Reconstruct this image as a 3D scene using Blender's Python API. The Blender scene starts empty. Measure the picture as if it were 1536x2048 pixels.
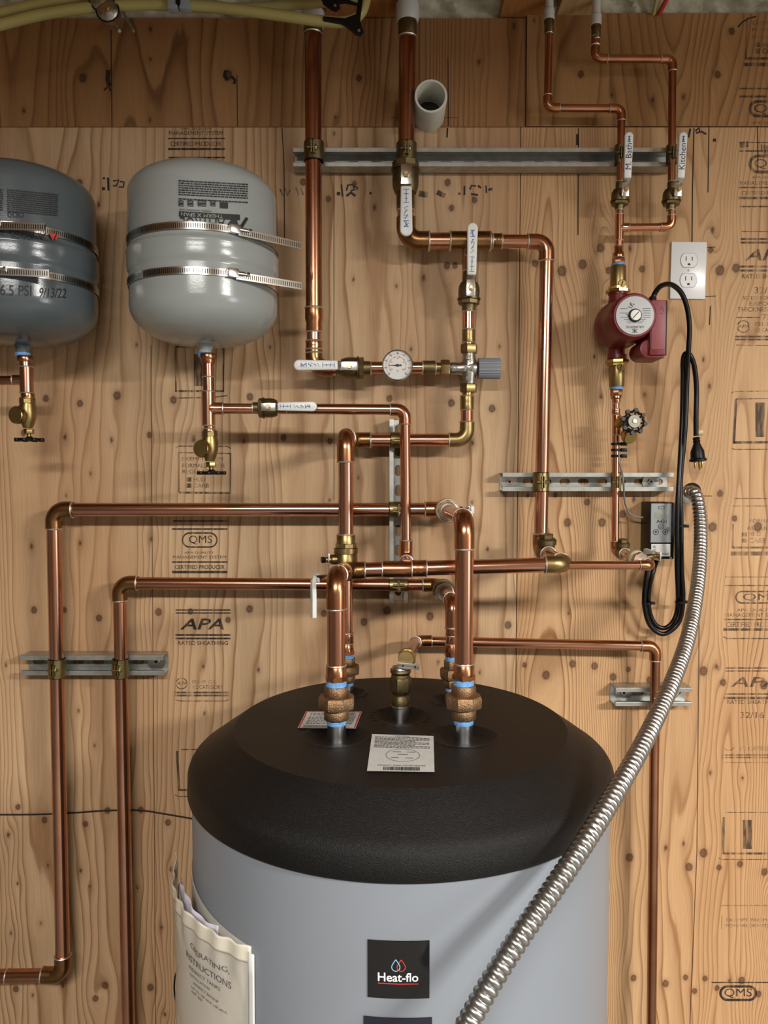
import bpy, bmesh, math, random
import numpy as np
from mathutils import Vector as V, Matrix

# ------------------------------------------------------------------ camera, world, light, exposure
sc = bpy.context.scene
COL = sc.collection
F = 1538.0                      # focal length in pixels of the 1536 x 2048 frame
PITCH = math.radians(3.0)
CAM = V((0.0, -1.65, 1.72))
cd = bpy.data.cameras.new('camera')
cd.sensor_fit = 'VERTICAL'; cd.sensor_height = 36.0; cd.lens = F / 2048 * 36.0
cd.clip_start = 0.02
cam = bpy.data.objects.new('camera', cd); COL.objects.link(cam)
cam.location = CAM; cam.rotation_euler = (math.pi / 2 - PITCH, 0, 0)
sc.camera = cam

w = bpy.data.worlds.new('world'); sc.world = w; w.use_nodes = True
w.node_tree.nodes['Background'].inputs[0].default_value = (1.0, 0.95, 0.86, 1)
w.node_tree.nodes['Background'].inputs[1].default_value = 0.03

def area(name, loc, rot, sx, sy, power, col):
    l = bpy.data.lights.new(name, 'AREA'); l.shape = 'RECTANGLE'; l.size = sx; l.size_y = sy
    l.energy = power; l.color = col
    o = bpy.data.objects.new(name, l); COL.objects.link(o); o.location = loc; o.rotation_euler = rot
    return o
# two ceiling lamps of the room, facing down, and a bluish fill added at far right
area('ceiling_lamp_right', (2.35, -2.75, 2.60), (0, 0, 0), 1.0, 0.30, 232, (1.0, 0.965, 0.915))
area('ceiling_lamp_centre', (-0.25, -2.75, 2.60), (0, 0, 0), 1.0, 0.30, 98, (1.0, 0.965, 0.915))
area('right_fill', (3.40, -2.75, 1.40), (0, math.radians(90), 0), 0.95, 0.95, 18, (0.84, 0.92, 1.0))

sc.view_settings.view_transform = 'Standard'
sc.view_settings.look = 'None'
sc.view_settings.gamma = 1.0
sc.view_settings.use_curve_mapping = False
sc.view_settings.exposure = 0.10
sc.cycles.use_denoising = True
sc.cycles.max_bounces = 8; sc.cycles.diffuse_bounces = 4; sc.cycles.glossy_bounces = 5
sc.cycles.caustics_reflective = False; sc.cycles.caustics_refractive = False

# ------------------------------------------------------------------ pixel <-> place
FW = V((0, math.cos(PITCH), -math.sin(PITCH))); UP = V((0, math.sin(PITCH), math.cos(PITCH)))
def ray(x, y): return FW + V((1, 0, 0)) * ((x - 768) / F) + UP * ((1024 - y) / F)
def at(x, y, Y=0.0):
    d = ray(x, y); return CAM + d * ((Y - CAM.y) / d.y)
def sz(px, y, Y): return px * ((Y - CAM.y) / ray(768, y).y) / F

X1, Y1, Z1 = V((1, 0, 0)), V((0, 1, 0)), V((0, 0, 1))
OUT = V((0, -1, 0))

# ------------------------------------------------------------------ materials
def lin(c):
    return tuple(((v / 255) / 12.92 if v / 255 <= 0.04045 else ((v / 255 + 0.055) / 1.055) ** 2.4) for v in c) + (1,)
MATS = {}
def mat(name, col, rough=0.5, metal=0.0, noise=0.0, nscale=20.0, rvar=0.0, bump=0.0, bscale=200.0, col2=None, coat=0.0, stretch=(1, 1, 1), trans=0.0, alpha=1.0, spec=0.5):
    m = bpy.data.materials.new(name); m.use_nodes = True; nt = m.node_tree; b = nt.nodes['Principled BSDF']
    c = lin(col)
    b.inputs['Base Color'].default_value = c; b.inputs['Roughness'].default_value = rough; b.inputs['Metallic'].default_value = metal
    b.inputs['Specular IOR Level'].default_value = spec
    if coat: b.inputs['Coat Weight'].default_value = coat; b.inputs['Coat Roughness'].default_value = 0.08
    if trans: b.inputs['Transmission Weight'].default_value = trans
    if alpha < 1: b.inputs['Alpha'].default_value = alpha
    if noise or rvar or col2 or bump:
        g = nt.nodes.new('ShaderNodeNewGeometry'); mp = nt.nodes.new('ShaderNodeMapping'); mp.inputs['Scale'].default_value = stretch
        nt.links.new(g.outputs['Position'], mp.inputs[0])
    if noise or rvar or col2:
        n = nt.nodes.new('ShaderNodeTexNoise'); n.inputs['Scale'].default_value = nscale; n.inputs['Detail'].default_value = 5
        n.inputs['Roughness'].default_value = 0.6
        nt.links.new(mp.outputs[0], n.inputs['Vector'])
        r = nt.nodes.new('ShaderNodeValToRGB'); r.color_ramp.elements[0].position = 0.32; r.color_ramp.elements[1].position = 0.68
        c2 = lin(col2) if col2 else tuple(v * (1 - noise) for v in c[:3]) + (1,)
        r.color_ramp.elements[0].color = c2; r.color_ramp.elements[1].color = c
        nt.links.new(n.outputs[0], r.inputs[0]); nt.links.new(r.outputs[0], b.inputs['Base Color'])
        if rvar:
            mr = nt.nodes.new('ShaderNodeMapRange'); mr.inputs[1].default_value = 0.3; mr.inputs[2].default_value = 0.7
            mr.inputs[3].default_value = rough + rvar; mr.inputs[4].default_value = max(0.05, rough - rvar)
            nt.links.new(n.outputs[0], mr.inputs[0]); nt.links.new(mr.outputs[0], b.inputs['Roughness'])
    if bump:
        n2 = nt.nodes.new('ShaderNodeTexNoise'); n2.inputs['Scale'].default_value = bscale; n2.inputs['Detail'].default_value = 2
        nt.links.new(mp.outputs[0], n2.inputs['Vector'])
        bp = nt.nodes.new('ShaderNodeBump'); bp.inputs['Strength'].default_value = bump; bp.inputs['Distance'].default_value = 0.002
        nt.links.new(n2.outputs[0], bp.inputs['Height']); nt.links.new(bp.outputs[0], b.inputs['Normal'])
    MATS[name] = m
    return m
mat('copper', (214, 163, 138), 0.20, 1.0, col2=(192, 138, 110), nscale=9, rvar=0.04)
mat('copper_dark', (196, 144, 116), 0.23, 1.0, col2=(160, 110, 84), nscale=9, rvar=0.05)
mat('copper_fitting', (202, 146, 112), 0.25, 1.0, col2=(158, 106, 70), nscale=20, rvar=0.05)
mat('tarnish', (164, 124, 82), 0.30, 1.0, col2=(118, 86, 56), nscale=26, rvar=0.06)
mat('solder', (226, 222, 214), 0.42, 1.0)
mat('brass', (164, 144, 98), 0.36, 1.0, col2=(136, 116, 76), nscale=30)
mat('brass_dull', (132, 118, 86), 0.44, 1.0, col2=(106, 94, 66), nscale=60, bump=0.15, bscale=600)
mat('brass_bright', (194, 170, 108), 0.26, 1.0, col2=(168, 144, 86), nscale=40)
mat('bronze', (166, 136, 104), 0.55, 1.0, col2=(134, 106, 78), nscale=90, bump=0.6, bscale=420)
mat('chrome', (215, 215, 212), 0.24, 1.0)
mat('nickel', (186, 182, 172), 0.34, 1.0, col2=(150, 146, 138), nscale=120, bump=0.15, bscale=500)
mat('brushed', (170, 168, 160), 0.7, 1.0)
mat('steel', (190, 190, 186), 0.30, 1.0)
mat('galvanized', (186, 188, 182), 0.36, 0.7, col2=(164, 166, 160), nscale=60)
mat('zinc_yellow', (158, 144, 100), 0.36, 1.0, col2=(126, 114, 76), nscale=50)
mat('conduit', (190, 190, 188), 0.33, 1.0, col2=(164, 164, 162), nscale=80)
mat('white_plastic', (224, 226, 222), 0.35)
mat('outlet_white', (226, 228, 228), 0.22)
mat('slot_dark', (22, 22, 22), 0.6)
mat('pex_white', (206, 208, 206), 0.42)
mat('pex_yellow', (182, 172, 108), 0.42, noise=0.12, nscale=12)
mat('pvc', (222, 224, 212), 0.32, noise=0.05, nscale=8)
mat('grey_clip', (150, 160, 170), 0.4)
mat('black_plastic', (14, 14, 15), 0.40, spec=0.25)
mat('black_gloss', (12, 12, 13), 0.4)
mat('cord_black', (9, 9, 10), 0.30, spec=0.35)
mat('grey_wire', (120, 120, 118), 0.45)
mat('lid_black', (15, 14, 14), 0.42, bump=0.6, bscale=900, col2=(18, 17, 16), nscale=9, spec=0.27)
mat('tank_grey', (130, 136, 144), 0.42, bump=0.06, bscale=700)
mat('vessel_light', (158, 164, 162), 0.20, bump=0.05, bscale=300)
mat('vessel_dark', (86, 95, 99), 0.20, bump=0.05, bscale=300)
mat('maroon', (112, 28, 32), 0.36, bump=0.08, bscale=400)
mat('maroon_face', (138, 62, 70), 0.45)
mat('plate_silver', (158, 160, 160), 0.42, 0.5)
mat('knob_grey', (128, 132, 138), 0.42)
mat('tape_blue', (82, 142, 206), 0.55, bump=0.6, bscale=500, col2=(128, 174, 220), nscale=120)
mat('tape_white', (180, 196, 208), 0.55, bump=0.4, bscale=500)
mat('print_black', (22, 22, 22), 0.55)
mat('print_grey', (86, 86, 86), 0.55)
mat('print_blue', (44, 98, 168), 0.5)
mat('print_red', (196, 58, 52), 0.5)
mat('print_cyan', (120, 190, 216), 0.5)
mat('print_white', (236, 236, 236), 0.5)
mat('marker', (24, 22, 26), 0.55)
mat('navy_marker', (24, 34, 84), 0.5)
mat('sticker_white', (206, 206, 202), 0.45, noise=0.1, nscale=60)
mat('sticker_black', (20, 20, 21), 0.14, bump=0.12, bscale=40)
mat('sticker_navy', (30, 32, 44), 0.25)
mat('paper', (204, 200, 214), 0.6)
mat('paper_cream', (214, 200, 186), 0.6, noise=0.08, nscale=14)
mat('bag_film', (226, 222, 210), 0.22, bump=0.3, bscale=60, alpha=0.42)
mat('bag_seal', (236, 230, 212), 0.2, bump=0.2, bscale=50, alpha=0.8)
mat('gauge_white', (206, 206, 200), 0.4)
mat('glass_clear', (255, 255, 255), 0.02, trans=1.0)
mat('panel_grey', (150, 154, 156), 0.4)
mat('lcd', (150, 156, 146), 0.25)
mat('foam', (206, 204, 186), 0.75, col2=(150, 146, 122), nscale=28, bump=1.0, bscale=45)
mat('joist', (186, 128, 72), 0.7, col2=(150, 96, 50), nscale=7, stretch=(12, 1, 6))
mat('joist_pale', (206, 176, 128), 0.7, col2=(180, 146, 98), nscale=7, stretch=(12, 1, 6))
mat('drywall', (112, 104, 94), 0.8)
mat('door_brown', (84, 60, 44), 0.5)
mat('concrete', (116, 112, 106), 0.8, noise=0.15, nscale=6, bump=0.2, bscale=80)
mat('crack_dark', (34, 24, 16), 0.8)
mat('knot_dark', (70, 44, 26), 0.7)
mat('bore_shade', (44, 46, 40), 0.8)
mat('hole_dark', (16, 14, 12), 0.9)
mat('red_wire', (190, 62, 56), 0.45)
mat('seal_tan', (190, 170, 130), 0.45)

def ink_material(name, col, lo, hi):
    m = bpy.data.materials.new(name); m.use_nodes = True; nt = m.node_tree; b = nt.nodes['Principled BSDF']
    b.inputs['Base Color'].default_value = lin(col); b.inputs['Roughness'].default_value = 0.7
    g = nt.nodes.new('ShaderNodeNewGeometry'); mp = nt.nodes.new('ShaderNodeMapping'); mp.inputs['Scale'].default_value = (1, 1, 0.18)
    n = nt.nodes.new('ShaderNodeTexNoise'); n.inputs['Scale'].default_value = 110; n.inputs['Detail'].default_value = 4
    r = nt.nodes.new('ShaderNodeMapRange'); r.inputs[1].default_value = 0.36; r.inputs[2].default_value = 0.6; r.inputs[3].default_value = lo; r.inputs[4].default_value = hi
    nt.links.new(g.outputs['Position'], mp.inputs[0]); nt.links.new(mp.outputs[0], n.inputs['Vector'])
    nt.links.new(n.outputs[0], r.inputs[0]); nt.links.new(r.outputs[0], b.inputs['Alpha'])
    MATS[name] = m
ink_material('ink', (52, 42, 34), 0.15, 0.72)
ink_material('ink_faint', (70, 52, 38), 0.08, 0.55)
ink_material('ink_strong', (30, 26, 24), 0.5, 0.95)
ink_material('smudge', (40, 34, 34), 0.1, 0.7)

def slit_material(name):
    """steel worm-drive band: cross slits cut along its length (vertex attribute 'u' = length in metres, 'v' = -1..1 across)"""
    m = bpy.data.materials.new(name); m.use_nodes = True; nt = m.node_tree; b = nt.nodes['Principled BSDF']
    b.inputs['Metallic'].default_value = 1; b.inputs['Roughness'].default_value = 0.22
    a = nt.nodes.new('ShaderNodeAttribute'); a.attribute_name = 'u'
    a2 = nt.nodes.new('ShaderNodeAttribute'); a2.attribute_name = 'v'
    def mth(op, x, y=None):
        n = nt.nodes.new('ShaderNodeMath'); n.operation = op
        if isinstance(x, float): n.inputs[0].default_value = x
        else: nt.links.new(x, n.inputs[0])
        if y is not None:
            if isinstance(y, float): n.inputs[1].default_value = y
            else: nt.links.new(y, n.inputs[1])
        return n.outputs[0]
    fr = mth('FRACT', mth('MULTIPLY', a.outputs['Fac'], 260.0))
    s = mth('GREATER_THAN', fr, 0.62)
    t = mth('LESS_THAN', mth('ABSOLUTE', a2.outputs['Fac']), 0.62)
    mx = nt.nodes.new('ShaderNodeMix'); mx.data_type = 'RGBA'
    nt.links.new(mth('MULTIPLY', s, t), mx.inputs['Factor'])
    mx.inputs[6].default_value = lin((200, 198, 192)); mx.inputs[7].default_value = lin((52, 50, 46))
    nt.links.new(mx.outputs[2], b.inputs['Base Color'])
    MATS[name] = m
slit_material('clamp_band')

def wood_material(name, light, dark, line, knotc, seed, K=15.0, hs=2.6, vs=0.36, streak=0.12):
    m = bpy.data.materials.new(name); m.use_nodes = True; nt = m.node_tree; b = nt.nodes['Principled BSDF']
    N = nt.nodes.new; Lk = nt.links.new
    ga = N('ShaderNodeAttribute'); ga.attribute_name = 'grain'
    ka = N('ShaderNodeAttribute'); ka.attribute_name = 'knot'
    g = N('ShaderNodeNewGeometry'); sp = N('ShaderNodeSeparateXYZ'); Lk(g.outputs['Position'], sp.inputs[0])
    def comb(x, sx, z, sz_, off):
        c = N('ShaderNodeCombineXYZ')
        for sock, src, s in ((0, x, sx), (2, z, sz_)):
            mm = N('ShaderNodeMath'); mm.operation = 'MULTIPLY'; Lk(src, mm.inputs[0]); mm.inputs[1].default_value = s; Lk(mm.outputs[0], c.inputs[sock])
        c.inputs[1].default_value = off
        return c.outputs[0]
    def noise(vec, scale, detail, rough=0.5):
        n = N('ShaderNodeTexNoise'); n.inputs['Scale'].default_value = scale; n.inputs['Detail'].default_value = detail; n.inputs['Roughness'].default_value = rough
        Lk(vec, n.inputs['Vector']); return n.outputs[0]
    def math_(op, a, b2=None):
        n = N('ShaderNodeMath'); n.operation = op
        for i, s in enumerate((a, b2)):
            if s is None: continue
            if isinstance(s, (int, float)): n.inputs[i].default_value = s
            else: Lk(s, n.inputs[i])
        return n.outputs[0]
    gx, z = ga.outputs['Fac'], sp.outputs[2]
    big = noise(comb(gx, hs, z, vs, seed), 1.0, 1.6, 0.42)
    wob = noise(comb(gx, 30.0, z, 6.0, seed + 3), 1.0, 2.0)
    v = math_('ADD', math_('MULTIPLY', big, K), math_('MULTIPLY', wob, 0.5))
    fr = math_('FRACT', v)
    ramp = N('ShaderNodeValToRGB'); cr = ramp.color_ramp
    cr.elements[0].position = 0.0; cr.elements[0].color = (0.15, 0.15, 0.15, 1)
    cr.elements[1].position = 1.0; cr.elements[1].color = (0.25, 0.25, 0.25, 1)
    for p, c in ((0.10, 0.0), (0.45, 0.10), (0.76, 0.42), (0.90, 1.0), (0.955, 0.85)):
        e = cr.elements.new(p); e.color = (c, c, c, 1)
    Lk(fr, ramp.inputs[0])
    mask = noise(comb(gx, 5.0, z, 0.7, seed + 9), 1.0, 2.0)
    mk = N('ShaderNodeMapRange'); Lk(mask, mk.inputs[0]); mk.inputs[1].default_value = 0.3; mk.inputs[2].default_value = 0.65; mk.inputs[3].default_value = 0.45; mk.inputs[4].default_value = 1.0
    lines = math_('MULTIPLY', ramp.outputs[0], mk.outputs[0])
    patch = noise(comb(gx, 3.2, z, 1.1, seed + 14), 1.0, 2.0)
    def mix(fac, a, bcol):
        n = N('ShaderNodeMix'); n.data_type = 'RGBA'
        if isinstance(fac, (int, float)): n.inputs['Factor'].default_value = fac
        else: Lk(fac, n.inputs['Factor'])
        for i, s in ((6, a), (7, bcol)):
            if isinstance(s, tuple): n.inputs[i].default_value = s
            else: Lk(s, n.inputs[i])
        return n.outputs[2]
    pm = N('ShaderNodeMapRange'); Lk(patch, pm.inputs[0]); pm.inputs[1].default_value = 0.35; pm.inputs[2].default_value = 0.68
    c = mix(pm.outputs[0], lin(light), lin(dark))
    c = mix(lines, c, lin(line))
    fine = noise(comb(gx, 420.0, z, 9.0, seed + 5), 1.0, 3.0, 0.65)
    fm = N('ShaderNodeMapRange'); Lk(fine, fm.inputs[0]); fm.inputs[1].default_value = 0.3; fm.inputs[2].default_value = 0.7; fm.inputs[3].default_value = 1 - streak; fm.inputs[4].default_value = 1 + streak * 0.6
    hs_ = N('ShaderNodeHueSaturation'); Lk(c, hs_.inputs['Color']); Lk(fm.outputs[0], hs_.inputs['Value'])
    c = hs_.outputs[0]
    # knots: 'knot' is distance / radius
    kn = math_('ADD', ka.outputs['Fac'], math_('MULTIPLY', math_('SUBTRACT', noise(g.outputs['Position'], 160, 2), 0.5), 0.55))
    kr = N('ShaderNodeValToRGB'); kc = kr.color_ramp
    kc.elements[0].position = 0.0; kc.elements[0].color = (0.75,) * 3 + (1,)
    kc.elements[1].position = 1.0; kc.elements[1].color = (0,) * 3 + (1,)
    for p, q in ((0.10, 0.78), (0.24, 0.76), (0.30, 0.95), (0.37, 0.5), (0.46, 0.16), (0.7, 0.04)):
        e = kc.elements.new(p); e.color = (q, q, q, 1)
    Lk(math_('MULTIPLY', kn, 0.33), kr.inputs[0])
    c = mix(kr.outputs[0], c, lin(knotc))
    Lk(c, b.inputs['Base Color']); b.inputs['Roughness'].default_value = 0.62; b.inputs['Specular IOR Level'].default_value = 0.3
    bp = N('ShaderNodeBump'); bp.inputs['Strength'].default_value = 0.18; bp.inputs['Distance'].default_value = 0.001
    Lk(math_('ADD', fine, lines), bp.inputs['Height']); Lk(bp.outputs[0], b.inputs['Normal'])
    MATS[name] = m
wood_material('ply_left', (204, 172, 135), (188, 149, 111), (146, 106, 70), (76, 44, 24), 1.3, K=58, hs=3.0, vs=0.15)
wood_material('ply_right', (203, 165, 122), (187, 145, 102), (142, 96, 57), (80, 46, 24), 7.7, K=120, hs=2.8, vs=0.17)
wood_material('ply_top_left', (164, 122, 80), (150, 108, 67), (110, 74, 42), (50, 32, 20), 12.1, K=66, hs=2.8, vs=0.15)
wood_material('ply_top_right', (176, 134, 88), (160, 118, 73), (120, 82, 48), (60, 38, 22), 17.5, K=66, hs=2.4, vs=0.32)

# ------------------------------------------------------------------ mesh builder
def perp(a):
    a = a.normalized()
    s = a.cross(Z1) if abs(a.z) < 0.9 else a.cross(X1)
    s.normalize(); return s, s.cross(a).normalized()
class Fr:
    """local frame: a along, s sideways, o outwards"""
    def __init__(self, c, a, o):
        self.c = V(c); self.a = V(a).normalized(); self.o = (V(o) - self.a * V(o).dot(self.a)).normalized(); self.s = self.a.cross(self.o)
    def __call__(self, u, v, w): return self.c + self.a * u + self.s * v + self.o * w
class MB:
    def __init__(self): self.v = []; self.f = []; self.att = {}
    def add(self, vs, fs):
        n = len(self.v); self.v += [V(p) for p in vs]; self.f += [tuple(i + n for i in f) for f in fs]; return n
    def box(self, fr, u0, u1, v0, v1, w0, w1):
        self.add([fr(u, v, w_) for u in (u0, u1) for v in (v0, v1) for w_ in (w0, w1)],
                 [(0, 1, 3, 2), (4, 6, 7, 5), (0, 4, 5, 1), (2, 3, 7, 6), (0, 2, 6, 4), (1, 5, 7, 3)]); return self
    def prism(self, fr, poly, w0, w1):
        n = len(poly)
        self.add([fr(u, v, w0) for u, v in poly] + [fr(u, v, w1) for u, v in poly],
                 [tuple(range(n))[::-1], tuple(range(n, 2 * n))] + [(i, (i + 1) % n, n + (i + 1) % n, n + i) for i in range(n)]); return self
    def lathe(self, o, axis, prof, seg=28, caps=True, phase=0.0):
        o = V(o); axis = V(axis).normalized(); s, t = perp(axis); n0 = len(self.v)
        vs = []
        for r, h in prof:
            for k in range(seg):
                a = 2 * math.pi * k / seg + phase
                vs.append(o + axis * h + (s * math.cos(a) + t * math.sin(a)) * max(r, 1e-5))
        fs = []
        for j in range(len(prof) - 1):
            for k in range(seg):
                k2 = (k + 1) % seg
                fs.append((j * seg + k, j * seg + k2, (j + 1) * seg + k2, (j + 1) * seg + k))
        if caps:
            fs.append(tuple(range(seg))[::-1]); m = (len(prof) - 1) * seg; fs.append(tuple(range(m, m + seg)))
        self.add(vs, fs); return self
    def tube(self, pts, r, seg=20, caps=True, closed=False):
        pts = [V(p) for p in pts]; n = len(pts); rs = r if isinstance(r, (list, tuple)) else [r] * n
        tans = []
        for i in range(n):
            if closed: t = pts[(i + 1) % n] - pts[i - 1]
            else: t = pts[min(i + 1, n - 1)] - pts[max(i - 1, 0)]
            tans.append(t.normalized())
        s, _ = perp(tans[0]); vs = []
        for i in range(n):
            s = (s - tans[i] * s.dot(tans[i])).normalized(); b = tans[i].cross(s)
            for k in range(seg):
                a = 2 * math.pi * k / seg; vs.append(pts[i] + (s * math.cos(a) + b * math.sin(a)) * rs[i])
        fs = []
        for j in range(n if closed else n - 1):
            j2 = (j + 1) % n
            for k in range(seg):
                k2 = (k + 1) % seg; fs.append((j * seg + k, j * seg + k2, j2 * seg + k2, j2 * seg + k))
        if caps and not closed: fs.append(tuple(range(seg))[::-1]); fs.append(tuple(range((n - 1) * seg, n * seg)))
        self.add(vs, fs); return self
    def torus(self, c, axis, R, r, seg=32, rs=8):
        s, t = perp(V(axis)); c = V(c)
        return self.tube([c + (s * math.cos(2 * math.pi * k / seg) + t * math.sin(2 * math.pi * k / seg)) * R for k in range(seg)], r, rs, closed=True)
    def build(self, name, m, parent=None, smooth=True, bevel=0.0, label=None, angle=38, origin=None):
        base = V(parent['_w']) if parent is not None else (V(origin) if origin is not None else V((0, 0, 0)))
        me = bpy.data.meshes.new(name)
        me.from_pydata([tuple(p - base) for p in self.v], [], self.f)
        for k, vals in self.att.items():
            a = me.attributes.new(k, 'FLOAT', 'POINT'); a.data.foreach_set('value', vals)
        bm = bmesh.new(); bm.from_mesh(me)
        if bevel:
            bmesh.ops.recalc_face_normals(bm, faces=bm.faces)
            es = [e for e in bm.edges if len(e.link_faces) == 2 and e.calc_face_angle(0) > math.radians(35)]
            bmesh.ops.bevel(bm, geom=es, offset=bevel, segments=2, profile=0.6, affect='EDGES', clamp_overlap=True)
        bmesh.ops.recalc_face_normals(bm, faces=bm.faces)
        bm.to_mesh(me); bm.free()
        if smooth:
            me.polygons.foreach_set('use_smooth', [True] * len(me.polygons)); me.set_sharp_from_angle(angle=math.radians(angle))
        me.materials.append(MATS[m] if isinstance(m, str) else m)
        o = bpy.data.objects.new(name, me); COL.objects.link(o)
        o['_w'] = tuple(base)
        if parent is not None: o.parent = parent
        else: o.location = base
        if label: o['label'] = label
        return o
def thing(name, label, cat, loc, group=None):
    o = bpy.data.objects.new(name, None); COL.objects.link(o); o.location = loc; o.empty_display_size = 0.02
    o['_w'] = tuple(loc); o['label'] = label; o['category'] = cat
    if group: o['group'] = group
    return o
def tag(o, label, cat, group=None):
    o['label'] = label; o['category'] = cat
    if group: o['group'] = group
    return o
def struct(o, label=None):
    o['kind'] = 'structure'
    if label: o['label'] = label
    return o
def arc_path(p0, c, p1, rb, n=8):
    """points from p0 round corner c to p1, bend radius rb"""
    d0 = (V(p0) - V(c)).normalized(); d1 = (V(p1) - V(c)).normalized(); ang = d0.angle(d1)
    t = rb / math.tan(ang / 2)
    a = V(c) + d0 * t; b = V(c) + d1 * t; cen = V(c) + (d0 + d1).normalized() * (rb / math.sin(ang / 2))
    va, vb = a - cen, b - cen; tot = va.angle(vb); ax = va.cross(vb).normalized()
    return [V(p0)] + [cen + Matrix.Rotation(tot * k / n, 3, ax) @ va for k in range(n + 1)] + [V(p1)]
def smooth_path(pts, n=8):
    P = [V(p) for p in pts]; P = [P[0] * 2 - P[1]] + P + [P[-1] * 2 - P[-2]]; out = []
    for i in range(1, len(P) - 2):
        for k in range(n):
            t = k / n; a, b, c, d = P[i - 1], P[i], P[i + 1], P[i + 2]
            out.append(0.5 * ((2 * b) + (c - a) * t + (2 * a - 5 * b + 4 * c - d) * t * t + (3 * b - a - 3 * c + d) * t ** 3))
    out.append(P[-2]); return out

# ---- flat print
def text_mesh(s, bold=0.0):
    cu = bpy.data.curves.new('t', 'FONT'); cu.body = s; cu.size = 1.0; cu.resolution_u = 3
    if bold: cu.offset = 0.0 if any(ch in s for ch in 'MW1') else bold * 0.6
    o = bpy.data.objects.new('t', cu); COL.objects.link(o)
    dg = bpy.context.evaluated_depsgraph_get(); dg.update()
    me = bpy.data.meshes.new_from_object(o.evaluated_get(dg))
    vs = [tuple(v.co) for v in me.vertices]; fs = [tuple(p.vertices) for p in me.polygons]
    bpy.data.meshes.remove(me); bpy.data.objects.remove(o); bpy.data.curves.remove(cu)
    return vs, fs
def text_fit(mb, s, fn, bold=0.0):
    """map the text's bounding box to u,v in 0..1 (v up) through fn(u,v)"""
    vs, fs = text_mesh(s, bold)
    if not vs: return
    xs = [p[0] for p in vs]; ys = [p[1] for p in vs]; x0, x1, y0, y1 = min(xs), max(xs), min(ys), max(ys)
    mb.add([fn((p[0] - x0) / (x1 - x0), (p[1] - y0) / max(y1 - y0, 1e-6)) for p in vs], fs)
def wallfn(x0, y0, x1, y1, Y=-0.0006, skew=0.0):
    return lambda u, v: at(x0 + (x1 - x0) * u + skew * v, y1 + (y0 - y1) * v, Y)
def ribbon(mb, pts, wpx, Y=-0.0006, fn=None):
    """flat stroke through pixel points on plane Y (or through fn(x,y))"""
    f = fn or (lambda x, y: at(x, y, Y)); vs = []; n = len(pts)
    for i, (x, y) in enumerate(pts):
        xa, ya = pts[max(i - 1, 0)]; xb, yb = pts[min(i + 1, n - 1)]; L = math.hypot(xb - xa, yb - ya) or 1
        nx, ny = -(yb - ya) / L * wpx / 2, (xb - xa) / L * wpx / 2
        vs += [f(x + nx, y + ny), f(x - nx, y - ny)]
    mb.add(vs, [(2 * i, 2 * i + 2, 2 * i + 3, 2 * i + 1) for i in range(n - 1)])

# ================================================================== STRUCTURE
ZF = 0.0
KN = """92 797 9;160 807 9;234 791 11;347 800 10;500 794 10;130 874 6;223 880 5;299 870 8;387 878 6;487 883 5;567 875 9;540 694 4;273 690 4;181 947 4;132 991 4;47 866 8;159 365 9;197 409 5;606 364 9;709 367 7;657 398 8;749 415 6;895 365 9;949 400 8;903 416 8;707 559 4;793 572 4;847 556 6;894 531 9;910 531 8;903 806 10;984 817 10;945 885 6;660 882 8;1070 527 9;822 698 4;779 797 9;999 693 4;717 955 4;659 1000 4;648 1227 9;728 1244 10;774 1221 11;860 1233 11;975 1098 5;944 1004 4;1016 1250 10;876 1325 4;960 1345 4;63 1093 6;160 1086 5;68 1220 9;128 1220 8;198 1236 9;317 1224 10;499 1218 10;456 1240 8;332 1315 5;406 1333 4;517 1340 5;302 1078 5;12 1330 4;381 1223 8;36 1614 8;89 1640 9;215 1621 9;171 1648 8;282 1620 9;336 1645 9;32 1978 9;210 1971 10;191 1997 9;301 1975 10;126 1971 6;161 1741 5;179 1773 4;342 1738 5;17 1669 6;157 1422 4;189 1491 4;409 1427 4;35 1767 4;330 2029 5;96 1731 4;82 1847 4;275 1775 4;323 1855 4;22 1866 4;1124 542 13;1165 529 12;1201 496 11;1260 497 6;1284 538 9;1217 541 9;1421 500 8;1440 541 13;1472 536 11;1189 713 4;1202 793 5;1419 772 5;1289 789 5;1407 719 5;1174 1004 9;1268 998 6;1111 990 7;1056 990 6;1135 1045 11;1245 1028 10;1204 1045 11;1049 1330 7;1092 1351 11;1145 1328 10;1189 1332 10;1257 1339 7;1226 1354 10;1300 1360 10;1440 987 9;1469 1037 8;1516 1054 12;1425 1054 12;1407 1342 12;1446 1365 9;1528 1370 12;1433 1333 5;1256 1265 3;1137 1227 4;1092 1350 11;1259 1715 11;1267 1956 9;1331 1696 6;1367 1687 5;1378 1734 11;1407 1706 12;1438 1735 8;1480 1728 9;1529 1744 10;1331 1967 10;1371 1955 8;1410 1957 8;1389 1982 8;1434 1976 8;1483 1961 10;1517 1988 9;1421 1546 5;1485 1556 4;1425 460 6;1201 495 10;958 123 5;718 156 8;1161 150 9;1434 151 9;1462 64 9;1223 192 5;1305 201 6;1366 195 6;301 58 5;301 118 4;300 240 4;455 150 13;165 155 11;47 221 5;668 267 4;671 234 4;1052 235 4;1042 269 4;1028 51 5;1068 43 4"""
knots = []
for it in KN.replace('\n', '').split(';'):
    x, y, r = map(float, it.split()); p = at(x, y, 0); knots.append((p.x, p.z, r * 0.00107))
rnd = random.Random(4)
for _ in range(60):    # the plywood outside the frame has knots as well
    x = rnd.choice((-1, 1)) * rnd.uniform(0.86, 1.6); knots.append((x, rnd.uniform(0.1, 2.4), rnd.uniform(0.004, 0.011)))
for _ in range(40): knots.append((rnd.uniform(-0.9, 0.9), rnd.uniform(0.05, 0.6), rnd.uniform(0.004, 0.011)))
knots = np.array(knots)

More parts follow.
